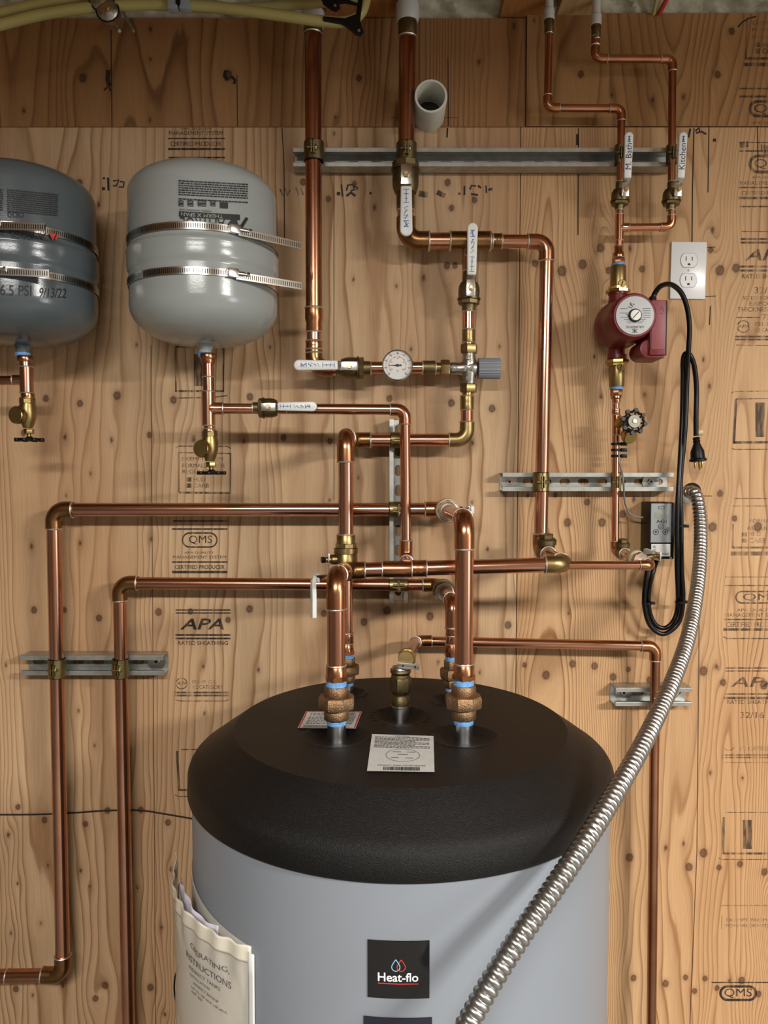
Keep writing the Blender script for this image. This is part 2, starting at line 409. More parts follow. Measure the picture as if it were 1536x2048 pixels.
def ply_panel(x0, x1, z0, z1, y, m, parent, seed, step=0.0034):
    nx = max(2, int((x1 - x0) / step) + 1); nz = max(2, int((z1 - z0) / step) + 1)
    xs = np.linspace(x0, x1, nx); zs = np.linspace(z0, z1, nz)
    GX, GZ = np.meshgrid(xs, zs)
    grain = GX.copy(); kd = np.full(GX.shape, 3.0)
    for kx, kz, kr in knots:
        if kx < x0 - 0.05 or kx > x1 + 0.05 or kz < z0 - 0.1 or kz > z1 + 0.1: continue
        if not (x0 <= kx <= x1 and z0 <= kz <= z1): continue
        dx = GX - kx; dz = GZ - kz
        R = max(kr, 0.005)
        grain -= dx * 0.9 * np.exp(-(dx ** 2 / (2 * (2.2 * R) ** 2) + dz ** 2 / (2 * (5 * R) ** 2)))
        rr = kr * (0.50 if kr < 0.0065 else 0.60)
        q = np.sqrt(dx ** 2 + (dz * 0.85) ** 2) / rr
        kd = np.minimum(kd, q if kr >= 0.0065 else 0.72 + 0.28 * np.sqrt((dx * 1.25) ** 2 + (dz * 0.7) ** 2) / rr)
    grain += seed * 3.1
    n = nx * nz
    co = np.zeros((n + 4, 3)); co[:n, 0] = GX.ravel(); co[:n, 1] = y; co[:n, 2] = GZ.ravel()
    i = np.arange(nx - 1)[None, :] + (np.arange(nz - 1) * nx)[:, None]; i = i.ravel()
    quads = np.stack([i, i + 1, i + 1 + nx, i + nx], 1)
    me = bpy.data.meshes.new('plywood_panel')
    # thickness: four back corners joined to the front corners
    co[n:] = [(x0, y + 0.018, z0), (x1, y + 0.018, z0), (x1, y + 0.018, z1), (x0, y + 0.018, z1)]
    faces = quads.tolist()
    bot = list(range(nx)); top = list(range(n - nx, n)); lef = list(range(0, n, nx)); rig = list(range(nx - 1, n, nx))
    faces += [[n, n + 1] + bot[::-1], [n + 1, n + 2] + rig[::-1], [n + 2, n + 3] + top, [n + 3, n] + lef, [n + 3, n + 2, n + 1, n]]
    base = V(parent['_w'])
    me.from_pydata((co - np.array(base)).tolist(), [], faces)
    a = me.attributes.new('grain', 'FLOAT', 'POINT'); a.data.foreach_set('value', np.append(grain.ravel(), [0] * 4).astype(np.float32))
    a = me.attributes.new('knot', 'FLOAT', 'POINT'); a.data.foreach_set('value', np.append(kd.ravel(), [3] * 4).astype(np.float32))
    me.materials.append(MATS[m]); o = bpy.data.objects.new('plywood_panel', me); COL.objects.link(o); o.parent = parent; o['_w'] = tuple(base)
    return o
wall = bpy.data.objects.new('wall_back', None); COL.objects.link(wall); wall['_w'] = (0, 0, 0)
struct(wall, 'plywood sheathed wall carrying all the copper piping')
zs_ = at(768, 254, 0).z; zt = at(768, 36, 0).z; zt2 = at(1200, 28, 0).z
xsm = at(1036, 900, 0).x; xst = at(1052, 150, 0).x
G = 0.0009
P_LL = ply_panel(xsm - 1.22, xsm - G, ZF, zs_ - G, 0.0, 'ply_left', wall, 1)
P_LR = ply_panel(xsm + G, xsm + 1.22, ZF, zs_ - G, 0.0, 'ply_right', wall, 2)
P_FL = ply_panel(xsm - 1.9, xsm - 1.22 - 2 * G, ZF, zs_ - G, 0.0, 'ply_left', wall, 5, 0.02)
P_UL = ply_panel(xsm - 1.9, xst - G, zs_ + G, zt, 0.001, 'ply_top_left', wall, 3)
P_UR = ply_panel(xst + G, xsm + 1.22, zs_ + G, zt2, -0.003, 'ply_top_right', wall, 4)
# studs behind the sheathing close the wall
mb = MB(); mb.box(Fr((0, 0.03, 0), X1, Z1), -1.9, 1.7, -0.006, 0.02, ZF, zt - 0.01); mb.build('backing', 'hole_dark', wall, smooth=False)

# floor and ceiling
def slab(name, m, label, x0, x1, y0, y1, z0, z1):
    return struct(MB().box(Fr((0, 0, 0), X1, Z1), x0, x1, -y1, -y0, z0, z1).build(name, m, None, smooth=False), label)
slab('floor', 'concrete', 'grey concrete floor', -3.0, 3.6, -4.6, 0.03, -0.05, 0.0)
slab('wall_left', 'drywall', 'bare drywall side wall of the room', -3.05, -3.0, -4.6, 0.03, 0, 2.8)
slab('wall_right', 'drywall', 'bare drywall wall with the added window', 3.6, 3.65, -4.6, 0.03, 0, 2.8)
slab('wall_front', 'drywall', 'bare drywall wall opposite the piping', -3.0, 3.6, -4.65, -4.6, 0, 2.8)
slab('wall_back_left', 'drywall', 'wall beside the plywood', -3.0, xsm - 1.9, 0.0, 0.03, 0, 2.8)
slab('wall_back_right', 'drywall', 'wall beside the plywood', xsm + 1.22, 3.6, 0.0, 0.03, 0, 2.8)
slab('added_door_1', 'door_brown', 'brown door added opposite the piping for a dark reflection', -1.3, -0.4, -4.6, -4.57, 0, 2.05)  # unseen door, added so the copper reflects a dark band
wn = slab('added_window_1', 'outlet_white', 'white window frame added behind the fill light', 3.57, 3.6, -3.3, -2.2, 0.85, 1.95)  # unseen window, added to go with the fill light at right
ceil_ = bpy.data.objects.new('ceiling', None); COL.objects.link(ceil_); ceil_['_w'] = (0, 0, 0); struct(ceil_, 'open joists with sprayed foam between them above the plywood')
def foam_block(x0, x1, seed):
    """lumpy spray foam filling a bay between two joists"""
    r = random.Random(seed); nx = int((x1 - x0) / 0.008) + 2; prof = 26
    ph = [(r.uniform(18, 120), r.uniform(10, 80), r.uniform(0, 6.3), r.uniform(0.3, 1)) for _ in range(14)]
    mb = MB(); vs = []
    for j in range(prof):
        t = j / (prof - 1)
        for i in range(nx):
            x = x0 + (x1 - x0) * i / (nx - 1)
            d = sum(a * math.sin(fx * x + fz * t * 0.5 + p) for fx, fz, p, a in ph) * 0.0034 * min(1.0, t * 5)
            y = 0.012 - 0.16 * t ** 1.4 + d; z = zt - 0.012 + 0.22 * t + 0.001 + d * 0.8
            vs.append((x, y, z))
    mb.add(vs, [(j * nx + i, j * nx + i + 1, (j + 1) * nx + i + 1, (j + 1) * nx + i) for j in range(prof - 1) for i in range(nx - 1)])
    o = mb.build('foam', 'foam', ceil_); o['label'] = 'cream sprayed insulation foam'
def joist(xa, xb, m, z0=None):
    a = at(xa, 15, 0).x; b = at(xb, 15, 0).x
    mb = MB(); mb.box(Fr((0, 0, zt + 0.004), X1, Z1), a, b, -0.05, 1.6, 0.0, 0.24); mb.build('joist', m, ceil_, smooth=False, bevel=0.002)
# Fr(X1,Z1): s = X x Z = -Y, so v runs towards the camera
joist(652, 800, 'joist'); joist(1000, 1092, 'joist'); joist(1112, 1187, 'joist_pale')
joist(-420, -330, 'joist'); joist(1830, 1900, 'joist')
for a, b, s in ((-330, 652, 1), (800, 1000, 2), (1092, 1112, 3), (1187, 1830, 4)):
    foam_block(at(a, 15, 0).x, at(b, 15, 0).x, s)
mb = MB(); mb.box(Fr((0, 0, zt + 0.24), X1, Z1), -3.0, 3.6, -0.03, 4.6, 0, 0.02); mb.build('subfloor', 'joist_pale', ceil_, smooth=False)

# ---- printing on the plywood, flat ink
def stamp(parent, items, m='ink', name='ink_stamp', label=None, Y=-0.0006):
    mb = MB()
    for it in items:
        if it[0] == 't': text_fit(mb, it[1], wallfn(it[2], it[3], it[4], it[5], Y, it[7] if len(it) > 7 else 0), it[6] if len(it) > 6 else 0.0)
        elif it[0] == 'l': ribbon(mb, it[1], it[2], Y)
        elif it[0] == 'c':
            cx, cy, r, wd = it[1:5]; a0, a1 = (it[5], it[6]) if len(it) > 5 else (0, 360)
            ribbon(mb, [(cx + r * math.cos(math.radians(a)), cy + r * 0.97 * math.sin(math.radians(a))) for a in np.linspace(a0, a1, 28)], wd, Y)
    if mb.v:
        o = mb.build(name, m, parent, smooth=False)
        if label: o['label'] = label
def hline(x0, x1, y, wd): return ('l', [(x0, y), (x1, y)], wd)
def oval(x0, x1, y0, y1, wd):
    r = (y1 - y0) / 2; cy = (y0 + y1) / 2; pts = []
    for a in np.linspace(90, 270, 10): pts.append((x0 + r + r * math.cos(math.radians(a)), cy + r * math.sin(math.radians(a))))
    for a in np.linspace(-90, 90, 10): pts.append((x1 - r + r * math.cos(math.radians(a)), cy + r * math.sin(math.radians(a))))
    return ('l', pts + [pts[0]], wd)
stamp(P_LL, [('t', 'APA QUALITY', 362, 256, 424, 260), ('t', 'MANAGEMENT SYSTEM', 338, 262, 446, 270, 0.01), hline(336, 450, 277, 2.5), ('t', 'CERTIFIED PRODUCER', 341, 283, 443, 292, 0.015), hline(336, 450, 298, 4), hline(337, 450, 315, 3)], 'ink_strong')
stamp(P_LL, [('l', [(351, 694), (449, 694)], 3), ('l', [(351, 693), (352, 784)], 4), ('l', [(351, 782), (447, 782)], 4), ('l', [(447, 694), (447, 784)], 3), ('t', '1', 388, 708, 406, 772, 0.03), ('l', [(355, 796), (425, 795), (455, 791)], 2.5)], 'ink')
stamp(P_LL, [('l', [(357, 905), (462, 907)], 2), ('l', [(357, 904), (358, 985)], 2.5), ('l', [(358, 985), (461, 986)], 4), ('l', [(461, 906), (461, 988)], 3), ('l', [(352, 896), (358, 892), (455, 893), (462, 897)], 2), ('t', 'EXEMPT FROM', 364, 914, 446, 921), ('t', 'FORMALDEHYDE', 365, 927, 450, 935), ('t', 'REGULATIONS', 365, 939, 448, 947), ('t', 'HUD', 387, 955, 410, 963, 0.02), ('t', 'CARB', 387, 967, 418, 975, 0.02), hline(373, 383, 959, 9), hline(373, 383, 971, 9)], 'ink')
stamp(P_LL, [hline(346, 455, 1042, 2.5), hline(344, 455, 1058, 3), oval(365, 434, 1066, 1094, 3), ('t', 'QMS', 378, 1071, 424, 1089, 0.02), ('t', 'APA QUALITY', 369, 1103, 428, 1108), ('t', 'MANAGEMENT SYSTEM', 346, 1111, 452, 1117, 0.015), hline(344, 455, 1124, 3), ('t', 'CERTIFIED PRODUCER', 350, 1130, 449, 1138, 0.02), hline(344, 455, 1144, 5)], 'ink_strong')
stamp(P_LL, [hline(351, 461, 1220, 2.5), hline(351, 461, 1226, 2.5), ('t', 'APA', 360, 1237, 448, 1259, 0.03, 8), hline(351, 461, 1270, 3.5), hline(351, 461, 1277, 3.5), ('t', 'RATED SHEATHING', 356, 1282, 456, 1290, 0.02)], 'ink_strong')
stamp(P_LL, [('c', 363, 1367, 11, 2, 200, 340), ('c', 363, 1367, 11, 2, 20, 160), ('t', 'APA', 352, 1363, 375, 1370, 0.02, 3), ('t', 'PS1-19  C-C', 385, 1360, 433, 1367), ('t', '1/2 CATEGORY', 386, 1370, 446, 1378, 0.01), hline(349, 458, 1385, 3.5), hline(349, 458, 1391, 3.5), ('l', [(349, 1399), (360, 1402), (450, 1402), (458, 1399)], 1.8)], 'ink')
stamp(P_LL, [('l', [(362, 1499), (440, 1499)], 2), ('l', [(354, 1502), (358, 1580)], 5), ('l', [(356, 1580), (440, 1580)], 4), ('l', [(350, 1590), (357, 1593), (440, 1593)], 2), ('t', '1', 385, 1512, 405, 1570, 0.03)], 'ink')
stamp(P_UR, [('t', 'EXEMPT FROM', 1505, 42, 1590, 49), ('t', 'FORMALDEHYDE', 1505, 56, 1592, 63), ('t', 'REGULATIONS', 1505, 70, 1588, 77), ('t', 'HUD', 1525, 84, 1550, 94, 0.02), ('t', 'CARB', 1525, 97, 1556, 107, 0.02), hline(1511, 1520, 89, 10), hline(1511, 1520, 102, 10), ('l', [(1494, 40), (1492, 117)], 4), hline(1491, 1595, 117, 5), hline(1489, 1595, 129, 7)], 'ink', Y=-0.0037)
stamp(P_UR, [hline(1479, 1590, 177, 3), hline(1478, 1590, 193, 4), oval(1500, 1585, 203, 232, 6), ('t', 'QMS', 1508, 208, 1580, 228, 0.03), ('t', 'APA QUALITY', 1504, 243, 1566, 249)], 'ink', Y=-0.0037)
stamp(P_LR, [hline(1479, 1590, 302, 3), hline(1478, 1590, 285, 2), oval(1500, 1585, 312, 344, 6), ('t', 'QMS', 1508, 318, 1580, 338, 0.03), ('t', 'APA QUALITY', 1504, 352, 1566, 358), ('t', 'MANAGEMENT SYSTEM', 1480, 362, 1588, 370), hline(1478, 1590, 375, 3), ('t', 'CERTIFIED PRODUCER', 1484, 382, 1586, 390, 0.015), hline(1477, 1590, 396, 5), hline(1478, 1590, 413, 3)], 'ink')
stamp(P_LR, [hline(1482, 1595, 463, 1.5), hline(1481, 1595, 478, 4), hline(1481, 1595, 485, 4), ('t', 'APA', 1489, 498, 1580, 521, 0.03, 10), hline(1479, 1595, 533, 4), hline(1479, 1595, 541, 4), ('t', 'RATED SHEATHING', 1484, 548, 1590, 557, 0.015), ('t', '32/16', 1509, 574, 1556, 587, 0.02), ('t', 'SIZED FOR SPACING', 1486, 592, 1592, 599), ('t', 'EXPOSURE 1', 1499, 603, 1580, 611), ('t', 'THICKNESS 0.451 IN', 1475, 614, 1590, 623), ('l', [(1473, 635), (1520, 635)], 2), ('t', '752', 1525, 628, 1552, 639), ('c', 1487, 653, 12, 2, 200, 340), ('c', 1487, 653, 12, 2, 20, 160), ('t', 'APA', 1474, 649, 1499, 656, 0.02, 3), ('t', 'PS1-19 C-D', 1510, 644, 1570, 652, 0.01), ('t', '1/2 CATEGORY', 1510, 656, 1575, 664, 0.01), hline(1470, 1592, 673, 3.5), hline(1470, 1592, 679, 3.5), ('l', [(1472, 690), (1592, 692)], 1.5)], 'ink')
stamp(P_LR, [('l', [(1472, 798), (1468, 887)], 5), ('l', [(1472, 798), (1595, 796)], 2), ('l', [(1467, 885), (1595, 884)], 5), ('t', '1', 1511, 805, 1530, 874, 0.03), ('l', [(1462, 786), (1470, 783), (1595, 781)], 1.5), ('l', [(1462, 896), (1470, 899), (1595, 898)], 2)], 'ink')
stamp(P_LR, [hline(1468, 1590, 997, 2), ('l', [(1466, 1048), (1465, 1096)], 4), hline(1464, 1590, 1095, 4), hline(1466, 1590, 1012, 1.5), ('t', 'FORMALDEHYDE', 1500, 1038, 1590, 1045), ('t', 'REGULATIONS', 1495, 1053, 1590, 1060), ('t', 'HUD', 1498, 1064, 1522, 1072, 0.01), ('t', 'CARB', 1498, 1076, 1532, 1086, 0.01), hline(1484, 1494, 1069, 8), hline(1484, 1494, 1081, 8), hline(1462, 1590, 1107, 8)], 'ink_faint')
stamp(P_LR, [hline(1450, 1590, 1154, 1.5), hline(1450, 1590, 1171, 2), oval(1472, 1570, 1183, 1206, 3), ('t', 'QMS', 1486, 1187, 1556, 1203, 0.01), ('t', 'APA QUALITY', 1474, 1217, 1548, 1224), ('t', 'MANAGEMENT SYSTEM', 1450, 1226, 1570, 1234), hline(1449, 1590, 1239, 3), ('t', 'CERTIFIED PRODUCER', 1453, 1244, 1566, 1254, 0.01), hline(1447, 1590, 1259, 5), ('l', [(1447, 1273), (1453, 1277), (1590, 1277)], 2.5)], 'ink')
stamp(P_LR, [hline(1452, 1590, 1336, 2.5), hline(1452, 1590, 1342, 2.5), ('t', 'APA', 1460, 1354, 1560, 1374, 0.02, 8), hline(1450, 1590, 1388, 3), hline(1448, 1590, 1396, 5), ('t', 'RATED SHEATHING', 1454, 1400, 1560, 1408, 0.015), ('t', '32/16', 1481, 1424, 1528, 1436, 0.01)], 'ink')
stamp(P_LR, [('c', 1458, 1490, 11, 1.5, 20, 160), ('t', '1/2 CATEGORY', 1480, 1493, 1560, 1501), hline(1444, 1590, 1510, 3), hline(1443, 1590, 1515, 3), hline(1446, 1590, 1525, 1.2)], 'ink_faint')
stamp(P_LR, [('l', [(1448, 1634), (1446, 1708)], 5), ('l', [(1450, 1625), (1595, 1625)], 1.5), ('l', [(1444, 1707), (1595, 1707)], 4), ('t', '1', 1486, 1640, 1504, 1698, 0.02), ('l', [(1438, 1716), (1444, 1719), (1595, 1719)], 1.8)], 'ink')
stamp(P_LR, [('l', [(1442, 1812), (1446, 1811), (1590, 1811)], 1.2), ('t', 'EXEMPT FROM', 1452, 1837, 1534, 1843), ('t', 'FORMALDEHYDE', 1452, 1848, 1545, 1854), ('l', [(1444, 1830), (1443, 1858)], 2)], 'ink_faint')
stamp(P_LR, [hline(1423, 1590, 1965, 2), oval(1441, 1512, 1973, 2000, 5), ('t', 'QMS', 1449, 1977, 1504, 1996, 0.05)], 'ink_strong')
# felt pen notes
def pen(parent, strokes, m='marker', Y=-0.0006, name='pen_mark'):
    mb = MB()
    for s in strokes: ribbon(mb, s[0], s[1], Y)
    mb.build(name, m, parent, smooth=False)
def dot(x, y, r): return ([(x - r, y), (x, y + 0.3), (x + r, y)], 2 * r)
pen(P_LL, [dot(207, 377, 3), dot(208, 356, 2), ([(216, 355), (217, 381)], 4), ([(226, 362), (238, 360), (232, 372), (226, 371)], 3), ([(240, 363), (248, 364), (247, 374), (238, 374)], 3)])
pen(P_LL, [dot(677, 387, 3.4), ([(683, 369), (685, 393)], 3.5), ([(693, 381), (696, 370), (706, 369), (709, 379), (701, 382)], 3.5), ([(708, 372), (716, 376), (713, 380)], 3), ([(693, 392), (702, 385), (711, 392)], 5), dot(741, 386, 2.5)])
pen(P_LL, [dot(919, 387, 2), ([(929, 372), (929, 390)], 3.5), ([(940, 379), (943, 371), (952, 372)], 3.5), ([(956, 371), (962, 376)], 4), ([(942, 388), (956, 390)], 4), ([(972, 371), (973, 386)], 3), dot(979, 379, 2.2), ([(984, 381), (980, 376), (986, 377)], 2)])
pen(P_LL, [([(560, 378), (566, 392), (571, 376), (575, 391), (580, 380)], 3), ([(592, 375), (597, 390), (602, 377), (607, 390)], 4)], 'smudge')
pen(P_LL, [([(838, 387), (856, 390)], 12), ([(874, 384), (890, 392)], 10)], 'smudge')
pen(P_LR, [([(1381, 257), (1377, 275)], 4), ([(1391, 262), (1398, 256), (1400, 264), (1392, 266)], 4), ([(1402, 262), (1408, 266), (1413, 268)], 3.5), dot(1429, 280, 3)])
pen(P_LR, [([(1480, 290), (1496, 288)], 12)], 'smudge')
pen(P_LR, [([(1523, 289), (1524, 305)], 3), ([(1529, 290), (1531, 310)], 4), ([(1534, 292), (1537, 312)], 4)], 'smudge')
pen(P_UR, [([(1476, 54), (1484, 45), (1496, 37), (1512, 33)], 2.5)], 'marker', -0.0037)
# saw kerfs, checks in the veneer and snapped chalk lines
def crack(parent, pts, wpx, m='crack_dark', Y=-0.0005): 
    mb = MB(); ribbon(mb, pts, wpx, Y); mb.build('crack', m, parent, smooth=False)
crack(P_LL, [(302, 690), (303, 900), (306, 1300), (309, 1700), (311, 2048)], 1.2, 'knot_dark')
crack(P_LL, [(668, 340), (668, 700), (668, 1000)], 1.2, 'knot_dark')
crack(P_LL, [(564, 256), (568, 330), (569, 480)], 1.8)
crack(P_LR, [(1157, 256), (1156, 470)], 2.0); crack(P_LR, [(1155, 268), (1155, 290)], 5)
crack(P_LR, [(1388, 256), (1385, 380), (1384, 500)], 2.2); crack(P_LR, [(1418, 252), (1416, 385)], 1.8)
crack(P_LR, [(1400, 985), (1398, 1300), (1394, 1700), (1380, 2048)], 1.4, 'knot_dark')
crack(P_LR, [(1421, 612), (1419, 650)], 2.0); crack(P_LR, [(1412, 495), (1431, 494)], 1.5); crack(P_LR, [(1408, 593), (1432, 592)], 1.5)
crack(P_LR, [(1394, 992), (1424, 992)], 1.5); crack(P_LR, [(1515, 252), (1516, 345)], 1.6)
crack(P_UL, [(896, 115), (897, 252)], 1.6, Y=0.0005); crack(P_UL, [(222, 60), (224, 254)], 1.8, Y=0.0005); crack(P_UL, [(474, 150), (475, 254)], 1.5, Y=0.0005)
crack(P_LL, [(895, 256), (894, 275)], 3)
crack(P_UL, [(782, 235), (916, 235), (916, 252)], 1.2, 'knot_dark', 0.0005)
pen(P_UL, [([(217, 140), (215, 160), (219, 172)], 9), ([(208, 180), (218, 172), (221, 182)], 4)], 'ink_strong', 0.0004, 'knot')
pen(P_UL, [([(452, 140), (449, 152), (455, 160)], 7), ([(462, 152), (470, 160), (468, 168)], 6)], 'ink_strong', 0.0004, 'knot')
pen(P_LR, [([(1470, 60), (1476, 66)], 8)], 'ink', -0.0001, 'knot')

# ================================================================== PLUMBING HELPERS
PIPES, CORNERS = [], []
def pipe(parent, p, q, r, m='copper', name='pipe'): PIPES.append((parent, V(p), V(q), r, m, name))
def lay_pipes():
    """cut each pipe where it enters an elbow, so that it ends inside the socket"""
    for parent, p, q, r, m, name in PIPES:
        d = (q - p).normalized()
        for c, tl in CORNERS:
            if (c - p).length < .0015 and tl < (q - p).length: p = p + d * tl * .98
            elif (c - q).length < .0015 and tl < (q - p).length: q = q - d * tl * .98
        MB().tube([p, q], r, 24).build(name, m, parent)
def ring(parent, c, axis, r, m='solder', t=0.10):
    return MB().torus(c, axis, r * 1.0, r * t, 28, 6).build('solder_joint', m, parent)
def elbow(parent, c, d0, d1, r, leg0=2.9, leg1=None, m='copper_fitting', rings=(1, 1), k=1.17, rb=1.7):
    """wrought elbow at corner c, its two sockets along d0 and d1"""
    leg1 = leg1 or leg0; c = V(c); d0 = V(d0).normalized(); d1 = V(d1).normalized()
    ang = d0.angle(d1); rb = min(rb * r, 0.85 * r * min(leg0, leg1) * math.tan(ang / 2))
    CORNERS.append((c.copy(), rb / math.tan(ang / 2)))
    pts = arc_path(c + d0 * leg0 * r, c, c + d1 * leg1 * r, rb, 10)
    e = MB().tube(pts, r * k, 24).build('elbow', m, parent)
    if rings[0]: ring(parent, c + d0 * leg0 * r, d0, r * (k - 0.02))
    if rings[1]: ring(parent, c + d1 * leg1 * r, d1, r * (k - 0.02))
    return e
def coupling(parent, c, axis, r, half, m='copper_fitting', k=1.14, rings=(1, 1), name='coupling'):
    c = V(c); a = V(axis).normalized(); R = r * k
    MB().lathe(c, a, [(R * 0.97, -half), (R, -half * 0.9), (R, -0.15 * half), (R * 0.985, 0), (R, 0.15 * half), (R, half * 0.9), (R * 0.97, half)], 24).build(name, m, parent)
    if rings[0]: ring(parent, c - a * half, a, R * 0.98)
    if rings[1]: ring(parent, c + a * half, a, R * 0.98)
def reducer(parent, p, q, r0, r1, m='copper_fitting', ringp=True, ringq=True):
    p, q = V(p), V(q); L = (q - p).length
    MB().lathe(p, q - p, [(r0 * 1.08, 0), (r0 * 1.1, 0.04 * L), (r0 * 1.1, 0.45 * L), (r1 * 1.1, 0.62 * L), (r1 * 1.1, L * 0.98), (r1 * 1.08, L)], 24).build('reducer', m, parent)
    if ringp: ring(parent, p, q - p, r0 * 1.08)
    if ringq: ring(parent, q, q - p, r1 * 1.08)
def tee(parent, c, axis, branch, r, rb, half, leg, m='copper_fitting', rings=(1, 1, 1)):
    c = V(c); a = V(axis).normalized(); b = V(branch).normalized(); R, B = r * 1.14, rb * 1.14
    mb = MB().lathe(c, a, [(R, -half), (R, half)], 24)
    mb.lathe(c, b, [(B * 1.02, 0.0), (B * 1.12, r * 0.8), (B * 1.0, r * 1.25), (B, leg)], 24)
    mb.build('tee', m, parent)
    if rings[0]: ring(parent, c - a * half, a, R * 0.98)
    if rings[1]: ring(parent, c + a * half, a, R * 0.98)
    if rings[2]: ring(parent, c + b * leg, b, B * 0.98)
def path(parent, pts, r, m='copper', fit='copper_fitting', leg=2.9, ends=(0, 0), fits=None):
    """straight pipes between corners, an elbow at each inner corner"""
    pts = [V(p) for p in pts]
    for i in range(len(pts) - 1): pipe(parent, pts[i], pts[i + 1], r, m)
    for i in range(1, len(pts) - 1):
        elbow(parent, pts[i], pts[i - 1] - pts[i], pts[i + 1] - pts[i], r, leg, m=(fits[i - 1] if fits else fit))
def nut(mb, c, axis, R, h, n=6, phase=0.0):
    mb.lathe(c, axis, [(R * 0.93, 0), (R, h * 0.12), (R, h * 0.88), (R * 0.93, h)], n, True, phase); return mb
def run(name, label, loc, cat='pipe'): return thing(name, label, cat, loc)

GLYPH = [[(0, .1), (0, .9)], [(.0, .5), (.35, .5)], [(.12, .15), (.12, .85)], [(.24, .3), (.24, .7)], [(.35, .1), (.35, .9)],
         [(.45, .2), (.5, .8), (.56, .25), (.6, .75)], [(.56, .5), (.7, .85), (.72, .2)], [(.66, .3), (.78, .6)], [(.76, .85), (.78, .5)],
         [(.84, .1), (.84, .9)], [(1, .15), (1, .85)], [(.84, .5), (1, .5)], [(.84, .85), (1, .2)], [(.9, .1), (1, .8)]]
def grip(parent, fr, u0, u1, hw, w0, w1, m='white_plastic', taper=0.85):
    """round-ended vinyl grip in the frame, thickness w0..w1"""
    n = 8; pts = [(u0, -hw * taper), (u0, hw * taper)]
    pts += [(u1 - hw + hw * math.sin(a), hw * math.cos(a)) for a in np.linspace(0, math.pi, 2 * n)]
    o = MB().prism(fr, pts, w0, w1).build('grip', m, parent, bevel=min(hw * 0.28, abs(w1 - w0) * 0.4), angle=60)
    return o
def glyphs(parent, fr, u0, u1, hw, w_, m='print_blue', flip=False, t=0.09):
    mb = MB()
    for s in GLYPH:
        pts = [((u1 + (u0 - u1) * a) if flip else (u0 + (u1 - u0) * a), (b - 0.5) * 2 * hw * (-1 if flip else 1)) for a, b in s]
        ribbon(mb, pts, hw * 2 * t, fn=lambda u, v: fr(u, v, w_))
    return mb.build('printed_mark', m, parent, smooth=False)

def ball_valve(label, c, a, o, R, half, glen, gw, lift, sdir=1, goff=0.012, body='brass_dull', solder_r=None, handdown=False, name='ball_valve', text=None, shift=0.0):
    """c centre on the pipe axis, a = direction the lever points, o = stem direction; R body radius, half its half length,
    glen = distance stem..lever tip, gw lever half width, lift height of lever over axis"""
    t = thing(name, label, 'valve', V(c)); fr = Fr(c, a, o); r = solder_r or R * 0.62
    mb = MB().lathe(c, fr.a, [(r * 1.12, -half), (r * 1.16, -half * 0.62), (R * 0.80, -half * 0.52), (R, -half * 0.30), (R * 1.02, 0), (R * 0.98, half * 0.22), (R * 0.82, half * 0.42)], 28)
    mb.build('body', body, t)
    mb = MB().lathe(c, fr.a, [(R * 1.10, -half * 0.42), (R * 1.12, -half * 0.34)], 28); mb.build('flange', body, t)
    nut(MB(), fr(-half * 0.66, 0, 0), fr.a, R * 1.02, half * 0.24, 8).build('end_nut', body, t)
    MB().lathe(c, fr.a, [(r * 1.18, half * 0.36), (r * 1.16, half * 0.95), (r * 1.12, half)], 24).build('socket', body, t)
    ring(t, fr(half, 0, 0), fr.a, r * 1.1); ring(t, fr(-half, 0, 0), fr.a, r * 1.1)
    MB().lathe(fr(0, 0, R * 0.5), fr.o, [(R * 0.45, 0), (R * 0.42, lift - R * 0.5 - 0.002)], 20).build('stem', body, t)
    lv = MB(); th = 0.0022
    prof = [(-gw * 1.5, lift), (gw * 1.5, lift), (gw * 2.3, lift + goff * 0.75)]
    for (u0, w0), (u1, w1) in zip(prof[:-1], prof[1:]):
        lv.add([fr(u0, -gw * .8, w0), fr(u0, gw * .8, w0), fr(u1, gw * .8, w1), fr(u1, -gw * .8, w1), fr(u0, -gw * .8, w0 + th), fr(u0, gw * .8, w0 + th), fr(u1, gw * .8, w1 + th), fr(u1, -gw * .8, w1 + th)],
               [(0, 1, 2, 3), (7, 6, 5, 4), (0, 4, 5, 1), (1, 5, 6, 2), (2, 6, 7, 3), (3, 7, 4, 0)])
    lever = lv.build('lever', 'chrome', t, bevel=0.0004)
    gfr = Fr(fr(0, 0, 0), fr.a, fr.o)
    g = grip(t, gfr, gw * 2.1, glen, gw, lift + goff * 0.75 - 0.002, lift + goff * 0.75 + 0.0055)
    nut(MB(), fr(0, 0, lift + th), fr.o, gw * 0.55, 0.005, 6).build('lever_nut', 'brass_bright', lever)
    MB().lathe(fr(0, 0, lift + th), fr.o, [(gw * 0.24, 0), (gw * 0.24, 0.0075)], 12).build('stem_tip', 'chrome', lever)
    if text is None: glyphs(g, gfr, gw * 2.7, glen - gw * 1.4, gw * 0.55, lift + goff * 0.75 + 0.0058, flip=False)
    else: text(g, gfr, lift + goff * 0.75 + 0.0058)
    return t

